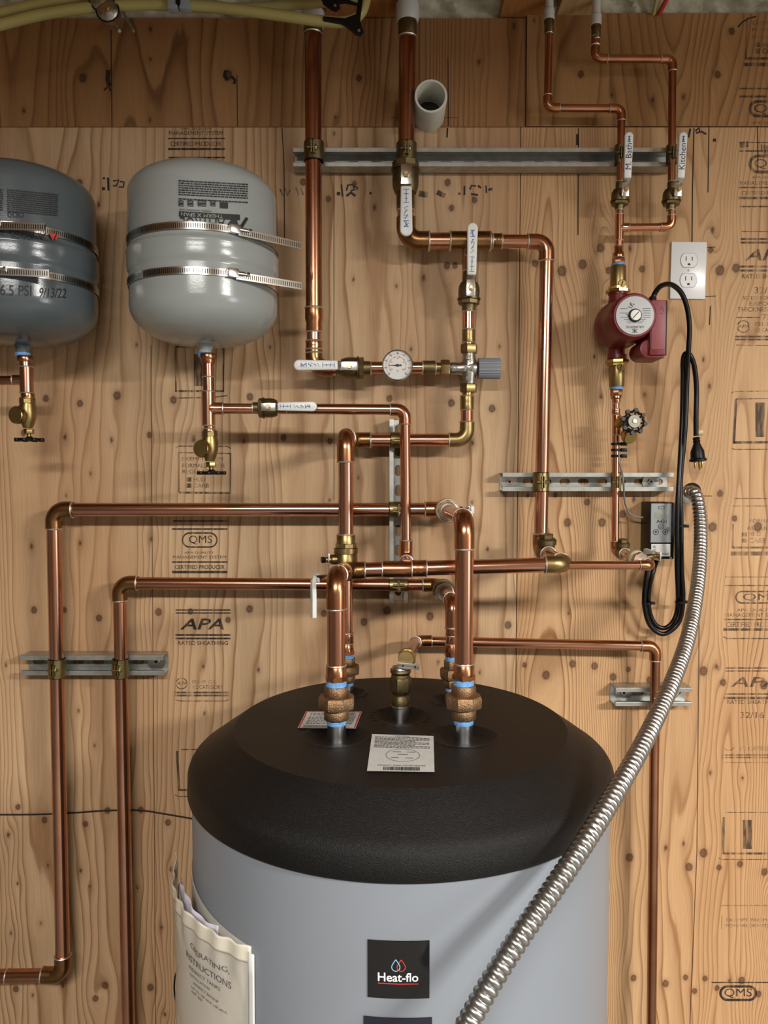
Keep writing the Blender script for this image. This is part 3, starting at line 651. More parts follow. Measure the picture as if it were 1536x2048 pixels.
def strut(label, p0, p1, hgt, depth, nslots, slot_at=0.5, pad_ends=(), name='strut_channel'):
    """slotted steel channel on the wall from p0 to p1 (centre line on the wall plane), open side to the room"""
    p0, p1 = V(p0), V(p1); fr = Fr(p0, p1 - p0, OUT); L = (p1 - p0).length; h = hgt / 2; th = 0.0022
    t = thing(name, label, 'strut channel', p0)
    # back plate with slots: strips between the slots and two side strips
    mb = MB(); sw = h * 0.34; pitch = L / nslots; sl = pitch * 0.56
    mb.box(fr, 0, L, -h, -sw, 0.0004, th); mb.box(fr, 0, L, sw, h, 0.0004, th)
    xs = [0.0]
    for k in range(nslots):
        c = (k + slot_at) * pitch; mb.box(fr, xs[-1], c - sl / 2, -sw, sw, 0.0004, th); xs.append(c + sl / 2)
        for e in (-1, 1):       # rounded slot ends
            ec = c + e * sl / 2; cen = ec - e * sw
            for sg in (-1, 1):
                arc = [(cen + e * sw * math.cos(math.pi / 2 * q / 5), sg * sw * math.sin(math.pi / 2 * q / 5)) for q in range(6)]
                mb.prism(fr, [(ec, sg * sw)] + arc, 0.0004, th)
    mb.box(fr, xs[-1], L, -sw, sw, 0.0004, th)
    mb.build('back_plate', 'galvanized', t, smooth=False)
    for sg in (-1, 1):
        m2 = MB(); m2.box(fr, 0, L, sg * h - (th if sg > 0 else 0), sg * h + (0 if sg > 0 else th), 0.0004, depth); m2.build('flange', 'galvanized', t, smooth=False)
        lip = h * 0.46; a_, b_ = sorted((sg * h, sg * (h - lip)))
        m3 = MB(); m3.box(fr, 0, L, a_, b_, depth - th, depth + 0.0006)
        c_, d_ = sorted((sg * (h - lip), sg * (h - lip) + sg * th)); m3.box(fr, 0, L, c_, d_, depth - 0.009, depth)
        m3.build('lip', 'galvanized', t, smooth=False, bevel=0.0007)
    for u in pad_ends:
        MB().lathe(fr(u * L, 0, th), fr.o, [(h * 0.92, 0), (h * 0.92, 0.003)], 24).build('washer', 'steel', t)
        b = nut(MB(), fr(u * L, 0, th + 0.003), fr.o, h * 0.34, 0.004).build('lag_screw', 'steel', t)
        MB().lathe(fr(u * L, 0, th + 0.007), fr.o, [(h * 0.16, 0), (h * 0.16, 0.0004)], 10).build('screw_recess', 'slot_dark', b)
    return t
def clamp(label, c, axis, r, wd, depth, m='zinc_yellow', side=1, group=None):
    """two-half pipe clamp locked in a strut: c on the pipe axis, axis = pipe direction"""
    t = thing('pipe_clamp', label, 'pipe clamp', V(c), group); fr = Fr(c, axis, OUT); R = r * 1.06; th = 0.0024
    for sg, nm in ((-1, 'clamp_half'), (1, 'clamp_half')):
        mb = MB(); n = 12; ins = []; outs = []
        for k in range(n + 1):
            a = math.pi * k / n
            ins.append((sg * R * math.sin(a), R * math.cos(a))); outs.append((sg * (R + th) * math.sin(a), (R + th) * math.cos(a)))
        ins[0] = (sg * 0.0012, ins[0][1]); outs[0] = (sg * 0.0012, outs[0][1]); ins[-1] = (sg * 0.0012, ins[-1][1]); outs[-1] = (sg * 0.0012, outs[-1][1])
        vs = [fr(u, p[0], p[1]) for u in (-wd / 2, wd / 2) for p in ins + outs]; m_ = n + 1; Q = 2 * m_
        fs = []
        for k in range(n):
            fs += [(k, k + 1, Q + k + 1, Q + k), (m_ + k, Q + m_ + k, Q + m_ + k + 1, m_ + k + 1), (k, m_ + k, m_ + k + 1, k + 1), (Q + k, Q + k + 1, Q + m_ + k + 1, Q + m_ + k)]
        fs += [(0, Q, Q + m_, m_), (n, m_ + n, Q + m_ + n, Q + n)]
        mb.add(vs, fs)
        # ear in front that takes the bolt and foot that hooks into the channel
        mb.box(fr, -wd * 0.32, wd * 0.32, sg * 0.0012, sg * (0.0012 + th), R, R + 0.011)
        mb.box(fr, -wd * 0.45, wd * 0.45, sg * 0.0015, sg * (0.0015 + th), -R - 0.012, -R)
        mb.build('clamp_half', m, t)
    b = MB().lathe(fr(0, -0.012, R + 0.006), fr.s, [(0.0022, 0), (0.0022, 0.024)], 10).build('bolt', m, t)
    nut(MB(), fr(0, side * 0.004, R + 0.006), fr.s * side, 0.0048, 0.0035).build('bolt_nut', 'steel', b)
    # black liner lips showing at both edges
    for u in (-wd / 2, wd / 2): MB().torus(fr(u, 0, 0), fr.a, R + 0.0006, 0.0016, 28, 6).build('rubber_liner', 'black_plastic', t)
    return t

YW = -0.065           # axis of the pipes strapped to the struts
def A(x, y, Y=YW): return at(x, y, Y)
def S(px, y, Y=YW): return sz(px, y, Y)

# ================================================================== STRUT CHANNELS
def wall_pt(x, y): return at(x, y, 0)
d1 = 0.040
pA, pB = at(586, 314, -0.040), at(1348, 314, -0.040)
strut('long galvanized strut channel spanning the upper wall behind four pipes', (pA.x, 0, pA.z), (pB.x, 0, pB.z), S(37, 314, -0.04), d1, 16)
pA, pB = at(1005, 964, -0.040), at(1347, 964, -0.040)
strut('strut channel with end washers beside the black controller box', (pA.x, 0, pA.z), (pB.x, 0, pB.z), S(37, 964, -0.04), d1, 9, pad_ends=(0.055, 0.90))
pA, pB = at(41, 1331, -0.040), at(326, 1331, -0.040)
strut('strut channel behind the two long vertical pipes at lower left', (pA.x, 0, pA.z), (pB.x, 0, pB.z), S(40, 1331, -0.04), d1, 7, pad_ends=(0.92,))
pA, pB = at(1231, 1394, -0.040), at(1384, 1394, -0.040)
strut('short strut channel beside the flexible conduit above the tank shoulder', (pA.x, 0, pA.z), (pB.x, 0, pB.z), S(37, 1394, -0.04), d1, 4, pad_ends=(0.17, 0.80))
pA, pB = at(797, 838, -0.040), at(797, 1206, -0.040)
strut('vertical strut channel behind the crossing pipes in the centre', (pB.x, 0, pB.z), (pA.x, 0, pA.z), S(37, 1000, -0.04), d1, 9)

# clamps
for lab, x, y, px, ax in (
        ('clamp on the thick leftmost riser at the long upper strut', 628, 304, 34, 'v'), ('clamp just above the lever valve under the white plug pipe stub', 813, 306, 34, 'v'),
        ('clamp behind the valve lever marked M. Bath', 1240, 310, 15.5, 'v'), ('clamp behind the valve lever marked Kitchen', 1343, 310, 15.5, 'v'),
        ('clamp on the thick vertical pipe at the middle right strut', 1082, 964, 27, 'v'), ('clamp holding the thin circulator pipe at the middle right strut', 1232, 964, 15, 'v'),
        ('yellow zinc clamp on the leftmost long vertical pipe', 114, 1336, 28, 'v'), ('yellow zinc clamp on the second long vertical pipe from the left', 241, 1336, 27, 'v'),
        ('clamp on the thin relief pipe half hidden by the conduit', 1313, 1392, 19, 'v'),
        ('topmost clamp on the vertical strut, gripping the mixing valve supply', 800, 880, 26, 'h'), ('middle clamp on the vertical strut, gripping the long boiler pipe', 797, 1019, 26, 'h'),
        ('lowest clamp on the vertical strut, gripping the lower boiler pipe', 797, 1170, 21, 'h')):
    r = S(px, y) / 2; Yc = -(d1 + r + 0.003) if px < 20 else YW
    clamp(lab, A(x, y, Yc), Z1 if ax == 'v' else X1, r, S(36, y), d1, 'brass_dull' if y < 700 else 'zinc_yellow')

# ================================================================== PIPE RUNS ON THE WALL
# thick riser at x=626 (down to the tempered-water valve)
t = run('hot_riser', 'thick vertical copper riser running from the yellow tubing down to the lever valve', A(628, 735))
r = S(33, 400) / 2
pipe(t, A(626, 62), A(628, 622), r, 'copper_dark')
rb = S(29, 660) / 2
reducer(t, A(628, 616), A(628, 664), r, rb, 'copper_fitting'); pipe(t, A(628, 660), A(628, 740), rb)
coupling(t, A(628, 694), Z1, rb, S(12, 690), 'copper_fitting')
elbow(t, A(628, 737), Z1, X1, rb, 2.6, m='tarnish', rings=(1, 0)); pipe(t, A(628, 737), A(672, 737), rb)
MB().lathe(A(626, 70), Z1, [(r * 1.06, 0), (r * 1.12, .004), (r * 1.12, .016), (r * 1.02, .02)], 24).build('adapter', 'brass_dull', t)
ring(t, A(626, 68), Z1, r * 1.05)
MB().lathe(A(626, 56), Z1, [(r * 1.2, 0), (r * 1.36, .004), (r * 1.36, .03), (r * 1.0, .034), (r * 1.0, .16)], 28).build('sleeve', 'pex_white', t)

# second thick riser at x=814 down to the lever valve, then right
t = run('cold_main', 'thick copper pipe dropping past the white pipe stub then turning right over the mixing valve', A(815, 482))
r = S(33, 300) / 2
pipe(t, A(815, 70), A(812, 345), r, 'copper_dark')
MB().lathe(A(815, 76), Z1, [(r * 1.04, 0), (r * 1.12, .003), (r * 1.12, .036), (r * 1.04, .04)], 24).build('adapter', 'brass_dull', t); ring(t, A(815, 75), Z1, r * 1.06)
MB().lathe(A(815, 44), Z1, [(r * 1.2, 0), (r * 1.38, .004), (r * 1.38, .034), (r * 1.1, .038), (r * 1.1, .2)], 28).build('sleeve', 'pex_white', t)
pipe(t, A(811, 420), A(812, 482), r); 
c = A(812, 482)
elbow(t, c, Z1, X1, r, 2.8, m='tarnish', rings=(0, 1))
pipe(t, c, A(905, 482), r)
r2 = S(26, 482) / 2
tee(t, A(940, 482), X1, -Z1, r * 1.02, S(24, 500) / 2, S(40, 482), S(30, 482), 'tarnish')
coupling(t, A(994, 482), X1, r2, S(9, 482), 'tarnish')
c2 = A(1094, 483); pipe(t, A(975, 482), c2, r2, 'copper')
elbow(t, c2, -X1, -Z1, r2, 3.0, m='copper_dark')
c3 = A(1081, 1103); pipe(t, c2, c3, S(27, 800) / 2, 'copper')
rr = S(27, 1100) / 2
elbow(t, c3, Z1, -Y1, rr, 2.6, m='copper_fitting', rings=(1, 0))
YH = -0.285
e1 = V((c3.x, YH, c3.z)); pipe(t, c3, e1, rr)
elbow(t, e1, Y1, -X1, rr * 1.02, 2.6, m='brass', rings=(1, 1), k=1.12)
lft = V((at(690, 1141, YH).x, YH, at(690, 1141, YH).z))
e1b = V((e1.x, YH, e1.z))
pipe(t, e1b, lft, S(30, 1140, YH) / 2, 'copper')
for xa, xb, mm in ((694, 731, 'tarnish'), (766, 826, 'copper_fitting'), (826, 856, 'copper_fitting')):
    pa = lft + (e1b - lft) * ((xa - 690) / (1140 - 690)); pb = lft + (e1b - lft) * ((xb - 690) / (1140 - 690))
    coupling(t, (pa + pb) / 2, X1, S(30, 1140, YH) / 2, (pb - pa).length / 2, mm, 1.12)
# front left riser down into the tank
YR = -0.46
top = at(672, 1152, YR); bot = at(671, 1360, YR); bot.x = top.x
rf = S(37, 1250, YR) / 2
dirb = (lft - top)
pipe(t, top, lft, S(30, 1140, YH) / 2)
elbow(t, lft, top - lft, X1, S(30, 1140, YH) / 2, 2.2, m='tarnish', rings=(0, 0), k=1.14)
elbow(t, top, dirb, -Z1, rf, 2.2, 3.6, m='copper_fitting', rings=(1, 1), k=1.08, rb=1.9)
pipe(t, top, bot, rf, 'copper')

# check valves
def check_valve(label, c, R, cap):
    t = thing('check_valve', label, 'valve', V(c)); c = V(c)
    MB().lathe(c + Y1 * R * 1.5, -Y1, [(R * .8, 0), (R * .86, R * .5), (R, R * 1.0), (R * 1.02, R * 2.0), (R * .86, R * 2.5), (R * .8, R * 3.0)], 24).build('body', 'brass_dull', t)
    MB().lathe(c, Z1 - Y1 * 0.12, [(R * .95, 0), (R * .98, R * 1.0), (R * 1.12, R * 1.02), (R * 1.12, R * 1.5), (R * 1.0, R * 1.62)], 26).build('bonnet', 'brass_dull', t)
    nut(MB(), c + (Z1 - Y1 * 0.12) * R * 1.6, Z1 - Y1 * 0.12, R * 0.78, R * 0.5, 6, 0.4).build('cap_nut', 'brass_dull', t)
    ring(t, c - Y1 * R * 1.5, Y1, R * .82)
check_valve('brass swing check valve at the foot of the thick right pipe', V((c3.x, -0.115, c3.z + 0.002)), 0.0185, 1)

# mixing valve branch: from the tee down
t = run('mixing_branch', 'short copper and brass stack between the upright lever valve and the mixing valve', A(936, 625))
rm = S(23, 600) / 2
pipe(t, A(936, 500), A(936, 700), rm)
coupling(t, A(937, 672), Z1, rm, S(13, 660), 'brass', 1.12); MB().lathe(A(937, 698), Z1, [(rm * .82, 0), (rm * .86, S(20, 690))], 20).build('tailpiece', 'brass_bright', t)
t = run('tempered_branch', 'short copper piece between the lever valve and the mixing valve, gauge mounted on it', A(760, 737))
rm = S(24, 737) / 2
pipe(t, A(735, 735), A(850, 735), rm); coupling(t, A(858, 735), X1, rm, S(13, 735), 'brass_dull', 1.14)
MB().lathe(A(866, 735), X1, [(rm * .84, 0), (rm * .84, S(22, 735))], 20).build('tailpiece', 'brass', t)
MB().lathe(A(795, 735), X1, [(rm * 1.2, -S(18, 735)), (rm * 1.2, S(18, 735))], 20).build('gauge_tee', 'copper_fitting', t)
t = run('supply_branch', 'copper pipe from below the mixing valve to the elbow left of the vertical strut', A(936, 880))
rm = S(25, 870) / 2
MB().lathe(A(935, 800), Z1, [(rm * .84, -S(6, 800)), (rm * .84, S(20, 800))], 20).build('tailpiece', 'brass_bright', t)
coupling(t, A(934, 806), Z1, rm * .98, S(14, 806), 'brass', 1.1)
cE = A(934, 880); cW = A(699, 880)
pipe(t, A(934, 800), cE, rm); elbow(t, cE, Z1, -X1, rm, 2.9, m='brass'); pipe(t, cE, cW, rm)
YV = -0.225
cV = V((cW.x, YV, cW.z)); rv = S(30, 950, YV) / 2
elbow(t, cW, X1, -Y1, rm * 1.06, 3.2, 2.2, m='tarnish', rings=(1, 0)); pipe(t, cW, cV, rm)
elbow(t, cV, Y1, -Z1, rv, 2.6, 3.4, m='copper_fitting', rings=(1, 1))
vb = at(691, 1080, YV); vb.x = cV.x; pipe(t, cV, vb, rv, 'copper')

# long boiler pipes (upper and lower)
t = run('boiler_supply', 'long copper pipe from bottom left up and across to the front right tank union', A(107, 1019))
r = S(27, 1019) / 2
p0 = A(-60, 1953); p1 = A(126, 1950); p2 = A(107, 1019); p3 = A(889, 1019)
pipe(t, p0, p1, S(26, 1950) / 2, 'copper_dark'); pipe(t, p1, p2, S(28, 1500) / 2); pipe(t, p2, p3, r)
elbow(t, p1, -X1, Z1, S(27, 1950) / 2, 3.0, m='tarnish'); elbow(t, p2, -Z1, X1, r * 1.03, 2.8, m='tarnish')
ring(t, A(14, 1952), X1, r * 1.02)
ex = p3; fr_ = V((p3.x, YR, p3.z + 0.004))
elbow(t, ex, -X1, -Y1, r, 2.9, m='copper_fitting', rings=(1, 0))
rf2 = S(37, 1200, YR) / 2
pipe(t, ex, fr_, rf2 * 0.93, 'copper'); elbow(t, fr_, Y1, -Z1, rf2, 2.0, 3.2, m='copper_fitting', k=1.08)
fb = at(935, 1345, YR); fb.x = fr_.x; pipe(t, fr_, fb, rf2, 'copper')
XR = fr_.x
t = run('boiler_return', 'lower long copper pipe from bottom left across to the rear right tank union', A(240, 1167))
p1 = A(258, 2120); p2 = A(239, 1166); p3 = A(880, 1170)
r = S(24, 1170) / 2
pipe(t, p1, p2, S(26, 1600) / 2); pipe(t, p2, p3, r, 'copper_dark')
elbow(t, p2, -Z1, X1, r * 1.06, 2.8, m='tarnish')
elbow(t, p3, -X1, -Y1, r, 2.9, m='tarnish', rings=(1, 0))
YB = -0.27
fr2 = V((at(905, 1200, YB).x, YB, p3.z)); p3b = V((fr2.x, p3.y, p3.z))
rr2 = S(25, 1250, YB) / 2
pipe(t, p3, V((fr2.x, YB, p3.z)), rr2, 'copper'); elbow(t, fr2, p3 - fr2, -Z1, rr2, 2.2, 4.2, m='copper_dark')
fb2 = at(905, 1298, YB); fb2.x = fr2.x; pipe(t, fr2, fb2, rr2, 'copper_dark')
coupling(t, at(905, 1262, YB), Z1, rr2, S(9, 1262, YB), 'copper_fitting', 1.1)
XB = fr2.x

# rear left riser between valve and tank
t = run('tank_outlet', 'copper riser behind the front left pipe, from the tank to the brass lever valve', at(700, 1300, YV))
xl = cV.x
ro = S(27, 1250, YV) / 2
zb = at(700, 1296, YV).z; za = at(700, 1140, YV).z
pipe(t, V((xl, YV, za)), V((xl, YV, zb)), ro, 'copper')
coupling(t, V((xl, YV, at(700, 1280, YV).z)), Z1, ro, S(14, 1280, YV), 'copper_fitting', 1.1, rings=(0, 1))

# expansion tank branch
YT = -0.165
t = run('expansion_branch', 'copper pipe from under the light grey tank past the small lever valve and down', A(420, 817, YT))
r = S(21, 820, YT) / 2; rt = S(23, 760, YT) / 2
nk = at(416, 700, YT)
xa = at(417, 760, YT).x
def TT(x, y): p = at(x, y, YT); return p
tp = TT(417, 817)
pipe(t, TT(416, 712), TT(419, 870), rt, 'copper')
MB().lathe(TT(416, 728), Z1, [(rt * 1.12, 0), (rt * 1.25, S(6, 720, YT)), (rt * 1.25, S(10, 720, YT))], 20).build('coupling', 'copper_fitting', t)
nut(MB(), TT(416, 720), Z1, rt * 1.45, S(13, 720, YT), 8).build('adapter_nut', 'copper_fitting', t)
ring(t, TT(417, 754), Z1, rt * 1.05)
tee(t, tp, Z1, X1, rt, r, S(34, 817, YT), S(30, 817, YT), 'copper')
coupling(t, TT(419, 866), Z1, rt, S(8, 866, YT), 'copper_fitting', 1.1)
cR = TT(810, 819); pipe(t, tp, cR, r, 'copper'); elbow(t, cR, -X1, -Z1, r, 2.8, m='copper')
cD = TT(812, 1120); pipe(t, cR, cD, r, 'copper'); 
elbow(t, cD, Z1, -Y1, r * 1.05, 3.6, 2.2, m='copper_fitting'); pipe(t, cD, V((cD.x, YH, e1.z)), r)
t = run('expansion_branch', 'copper stub and tee under the dark grey tank at the left edge', TT(50, 760))
pipe(t, TT(50, 712), TT(54, 800), rt, 'copper'); nut(MB(), TT(50, 724), Z1, rt * 1.35, S(12, 720, YT), 8).build('adapter_nut', 'copper_fitting', t)
tee(t, TT(53, 760), Z1, -X1, rt, S(18, 760, YT) / 2, S(26, 760, YT), S(26, 760, YT), 'copper')
pipe(t, TT(53, 760), TT(-60, 762), S(18, 760, YT) / 2, 'copper_dark'); coupling(t, TT(56, 795), Z1, rt, S(9, 790, YT), 'copper_fitting', 1.1)

# relief discharge
t = run('relief_discharge', 'thin copper pipe from the relief valve right and down behind the conduit', A(1311, 1294, -0.06))
r = S(19.5, 1285, -0.06) / 2
q0 = at(832, 1282, -0.06); q1 = at(1311, 1292, -0.06); q2 = at(1302, 2120, -0.06)
pipe(t, q0, q1, r); pipe(t, q1, q2, r * 0.98, 'copper_dark'); elbow(t, q1, -X1, -Z1, r, 3.0, m='copper_fitting')
YP = -0.335
q3 = at(815, 1313, YP); elbow(t, q0, X1, q3 - q0, r, 3.2, 2.4, m='tarnish'); pipe(t, q0, q3, r, 'copper_dark')

# small lines at the upper right
rk = S(15.2, 200) / 2; YK = -0.054
def K(x, y): return at(x, y, YK)
def pex_top(t, x, yb, yt):
    MB().lathe(K(x, yb), Z1, [(rk * 1.06, -S(14, 50)), (rk * 1.2, -S(12, 50)), (rk * 1.2, S(10, 50)), (rk * 1.3, S(10, 50)), (rk * 1.3, S(14, 50))], 20).build('adapter', 'brass_dull', t)
    MB().lathe(K(x, yb), Z1, [(rk * 1.3, S(14, 50)), (rk * 1.42, S(16, 50)), (rk * 1.38, S(34, 50)), (rk * 1.1, S(36, 50)), (rk * 1.1, S(190, 50))], 22).build('sleeve', 'pex_white', t)
    ring(t, K(x, yb + 13), Z1, rk * 1.1)
t = run('bath_line', 'thin copper line stepping right to the lever valve marked M. Bath', K(1241, 217))
pex_top(t, 1098, 55, 0)
b0, b1, b2, b3 = K(1098, 60), K(1095, 216), K(1243, 217), K(1240, 392)
path(t, [b0, b1, b2, b3], rk, 'copper_dark', leg=3.2, fits=('copper_fitting', 'copper_fitting'))
t = run('kitchen_line', 'thin copper line stepping right to the lever valve marked Kitchen', K(1345, 117))
pex_top(t, 1192, 66, 0)
path(t, [K(1192, 72), K(1190, 117), K(1345, 118), K(1343, 392)], rk, 'copper_dark', leg=3.2, fits=('copper_dark', 'copper_fitting'))
coupling(t, K(1191, 82), Z1, rk, S(8, 82, YK), 'copper_fitting', 1.1)
t = run('circulator_feed', 'thin copper piece joining both small lever valves above the red pump', K(1239, 455))
pipe(t, K(1240, 405), K(1237, 545), rk, 'copper')
path(t, [K(1344, 405), K(1343, 454), K(1239, 455)], rk, 'copper', leg=3.0)
tee(t, K(1239, 455), Z1, X1, rk, rk, S(26, 455), S(18, 455), 'copper')
reducer(t, K(1237, 492), K(1237, 516), rk, rk * 1.35, 'copper_fitting'); nut(MB(), K(1237, 530), Z1, rk * 1.75, S(14, 525), 8).build('adapter_nut', 'copper_fitting', t)
t = run('circulator_return', 'thin copper pipe below the red pump down to the small check valve', K(1232, 900))
pipe(t, K(1232, 780), K(1230, 1103), rk * 0.97, 'copper')
nut(MB(), K(1233, 792), Z1, rk * 1.7, S(13, 785), 8).build('adapter_nut', 'copper_fitting', t); reducer(t, K(1233, 806), K(1232, 790), rk, rk * 1.3, 'copper_fitting', True, False)
coupling(t, K(1232, 823), Z1, rk, S(6, 823), 'copper_fitting', 1.1); coupling(t, K(1233, 850), Z1, rk * 1.0, S(20, 850), 'copper_fitting', 1.12)
g0 = K(1230, 1103); g1 = V((g0.x, YH + 0.01, g0.z - 0.002))
elbow(t, g0, Z1, -Y1, rk, 2.8, m='copper_fitting', rings=(1, 0)); pipe(t, g0, g1, rk)
elbow(t, g1, Y1, -X1, rk * 1.05, 2.8, m='copper_fitting'); pipe(t, g1, V((e1.x, g1.y, g1.z)), rk, 'copper')
check_valve('small brass check valve left of the controller box', V((g0.x, -0.10, g0.z + 0.002)), 0.0135, 1)
# union nut and side lever valve on the depth run beside the controller
t = thing('lever_valve', 'ring nut and small lever valve just under the controller box', 'valve', V((g0.x, -0.19, g0.z)))
MB().lathe(V((g0.x, -0.175, g0.z)), -Y1, [(.0125, 0), (.0165, .003), (.0175, .012), (.0165, .02), (.0125, .023)], 26).build('body', 'seal_tan', t)
nut(MB(), V((g0.x, -0.205, g0.z)), -Y1, .0155, .012, 8).build('union_nut', 'nickel', t)
MB().lathe(V((g0.x + .012, -0.195, g0.z + .002)), X1 + Z1 * .2, [(.006, 0), (.006, .016), (.004, .016), (.004, .024)], 16).build('stem', 'brass', t)
fr = Fr(V((g0.x + .036, -0.195, g0.z + .006)), Y1, X1); l = MB().box(fr, -.02, .05, -.008, .008, 0, .002).build('lever', 'chrome', t, bevel=.0005)
grip(l, Fr(V((g0.x + .036, -0.195, g0.z + .006)), Y1, X1), .01, .07, .009, -.002, .005)

# ---- lever valves on the wall
ball_valve('lever valve on the thick riser below the long strut, lever hanging down', A(811, 362), A(811, 430) - A(811, 362), OUT, S(26, 365), S(58, 365), S(122, 400), S(12.5, 400), S(34, 365), solder_r=S(31, 365) / 2)
ball_valve('lever valve above the mixing valve, lever pointing straight up over the tee', A(938, 583), A(940, 480) - A(938, 583), OUT, S(21, 583), S(40, 583), S(122, 540), S(10.5, 540), S(30, 583), solder_r=S(24, 583) / 2)
ball_valve('lever valve left of the round gauge, lever pointing left', A(700, 736), A(600, 736) - A(700, 736), OUT, S(21, 736), S(42, 736), S(108, 736), S(10.5, 736), S(30, 736), solder_r=S(24, 736) / 2)
ball_valve('small lever valve on the pipe under the light grey tank, lever pointing right', TT(540, 816), X1, OUT, S(19, 816, YT), S(34, 816, YT), S(97, 816, YT), S(9.5, 816, YT), S(24, 816, YT), solder_r=S(20, 816, YT) / 2)
def hand_text(word):
    def f(g, fr, w_):
        mb = MB()
        vs, fs = text_mesh(word, 0.0)
        xs = [p[0] for p in vs]; ys = [p[1] for p in vs]
        u0, u1 = S(34, 330), S(84, 330); hw = S(5.6, 330)
        mb.add([fr(u0 + (u1 - u0) * (p[0] - min(xs)) / (max(xs) - min(xs)), (1 if SGN > 0 else -1) * (-hw + 2 * hw * (p[1] - min(ys)) / (max(ys) - min(ys))), w_) for p in vs], fs)
        mb.build('hand_lettering', 'navy_marker', g, smooth=False)
        m2 = MB()
        for s in GLYPH[:5]: ribbon(m2, [(S(87, 330) + S(10, 330) * a / .35, (b - .5) * 1.4 * hw) for a, b in s], S(1.6, 330), fn=lambda u, v: fr(u, v, w_))
        m2.build('printed_mark', 'print_blue', g, smooth=False)
    return f
SGN = -1
ball_valve('small lever valve with M. Bath written on its upright white lever', K(1240, 392), K(1243, 300) - K(1240, 392), OUT, S(17, 392), S(28, 392), S(106, 340), S(8.5, 340), S(34, 392), solder_r=S(16, 392) / 2, text=hand_text('M. Bath'))
ball_valve('small lever valve with Kitchen written on its upright white lever', K(1343, 392), K(1348, 300) - K(1343, 392), OUT, S(17, 392), S(28, 392), S(106, 340), S(8.5, 340), S(34, 392), solder_r=S(16, 392) / 2, text=hand_text('Kitchen'))

# ---- brass ball valve on the tank outlet with its lever hanging to the left
c = V((xl, YV, at(691, 1118, YV).z)); R = S(23, 1118, YV)
t = thing('ball_valve', 'upright brass ball valve over the rear left riser, lever hanging down at left', 'valve', c)
MB().lathe(c - Z1 * S(42, 1118, YV), Z1, [(R * .8, 0), (R * .95, S(8, 1100, YV)), (R, S(20, 1100, YV)), (R, S(52, 1100, YV)), (R * .95, S(54, 1100, YV))], 28).build('body', 'brass', t)
MB().lathe(c + Z1 * S(12, 1118, YV), Z1, [(R * 1.05, 0), (R * 1.05, S(10, 1100, YV))], 28).build('flange', 'brass', t)
nut(MB(), c + Z1 * S(22, 1118, YV), Z1, R * .9, S(10, 1100, YV), 8).build('end_nut', 'brass', t)
MB().lathe(c + Z1 * S(30, 1118, YV), Z1, [(R * .82, 0), (R * .80, S(18, 1100, YV)), (R * .74, S(20, 1100, YV))], 26).build('socket', 'brass', t); ring(t, c + Z1 * S(49, 1118, YV), Z1, R * .74)
sd = V((-1, -0.35, 0)).normalized(); sp_ = c + sd * R * .9
MB().lathe(sp_, sd, [(.009, 0), (.0095, .009), (.0065, .011), (.005, .02)], 20).build('stem', 'brass', t)
nut(MB(), sp_ + sd * .021, sd, .0062, .007).build('stem_nut', 'black_plastic', t)
h0 = sp_ + sd * .016
h1 = at(652, 1108, h0.y); h2 = at(652, 1140, h0.y - .01); h3 = at(627, 1160, h0.y - .02); h4 = at(627, 1235, h0.y - .025)
lev = MB()
def flatbar(mb, pts, wd, th, nrm):
    vs = []
    for i, p in enumerate(pts):
        tn = (pts[min(i + 1, len(pts) - 1)] - pts[max(i - 1, 0)]).normalized(); s = tn.cross(nrm).normalized(); n = s.cross(tn)
        vs += [p + s * wd / 2 + n * th / 2, p - s * wd / 2 + n * th / 2, p - s * wd / 2 - n * th / 2, p + s * wd / 2 - n * th / 2]
    fs = [(0, 1, 2, 3), tuple(range(len(vs) - 4, len(vs)))[::-1]]
    for i in range(len(pts) - 1):
        for k in range(4): fs.append((4 * i + k, 4 * i + (k + 1) % 4, 4 * i + 4 + (k + 1) % 4, 4 * i + 4 + k))
    mb.add(vs, fs)
flatbar(lev, [h0 + Z1 * .012, h0 - Z1 * .006, h0 - Z1 * .03 + sd * .001, h3], .018, .0025, sd); lv_ = lev.build('lever', 'chrome', t, bevel=.0005)
g_ = MB(); flatbar(g_, smooth_path([h3 + (h0 - Z1 * .03 - h3) * 0.35, h3, (h3 + h4) / 2, h4], 4), .017, .0075, sd); g_.build('grip', 'white_plastic', t, bevel=.002)

# ---- side-lever isolation valves where the boiler pipes come forward
def iso_valve(label, c, rp, lev_x, lev_y, side='seal_tan'):
    t = thing('isolation_valve', label, 'valve', V(c)); c = V(c)
    MB().lathe(c + Y1 * .02, -Y1, [(rp * 1.15, 0), (rp * 1.45, .006), (rp * 1.62, .018), (rp * 1.62, .030), (rp * 1.3, .036)], 30).build('body', 'brass_dull', t)
    MB().lathe(c - Y1 * .014, -Y1, [(rp * 1.66, 0), (rp * 1.70, .004), (rp * 1.55, .009)], 30).build('flange', side, t)
    nut(MB(), c - Y1 * .021, -Y1, rp * 1.42, .011, 8).build('union_nut', 'nickel', t); ring(t, c - Y1 * .034, Y1, rp * 1.2, 'solder', .12)
    MB().lathe(c + X1 * rp * 1.3, X1, [(.0075, 0), (.0075, .012), (.005, .012), (.0045, .028)], 16).build('stem', 'nickel', t)
    f = Fr(c + X1 * (rp * 1.3 + .024), Y1, X1)
    l = MB().box(f, -.008, .05, -.008, .008, 0, .0024).build('lever', 'chrome', t, bevel=.0005)
    nut(MB(), f(0, 0, .0024), X1, .0058, .005).build('lever_nut', 'brass_bright', l)
    grip(t, Fr(f(0, 0, .003), Y1, X1), -.006, .075, .0095, 0, .008)
iso_valve('isolation valve where the upper boiler pipe turns towards the room', V((XR, -0.125, A(889, 1019).z + .002)), 0.0145, 0, 0)
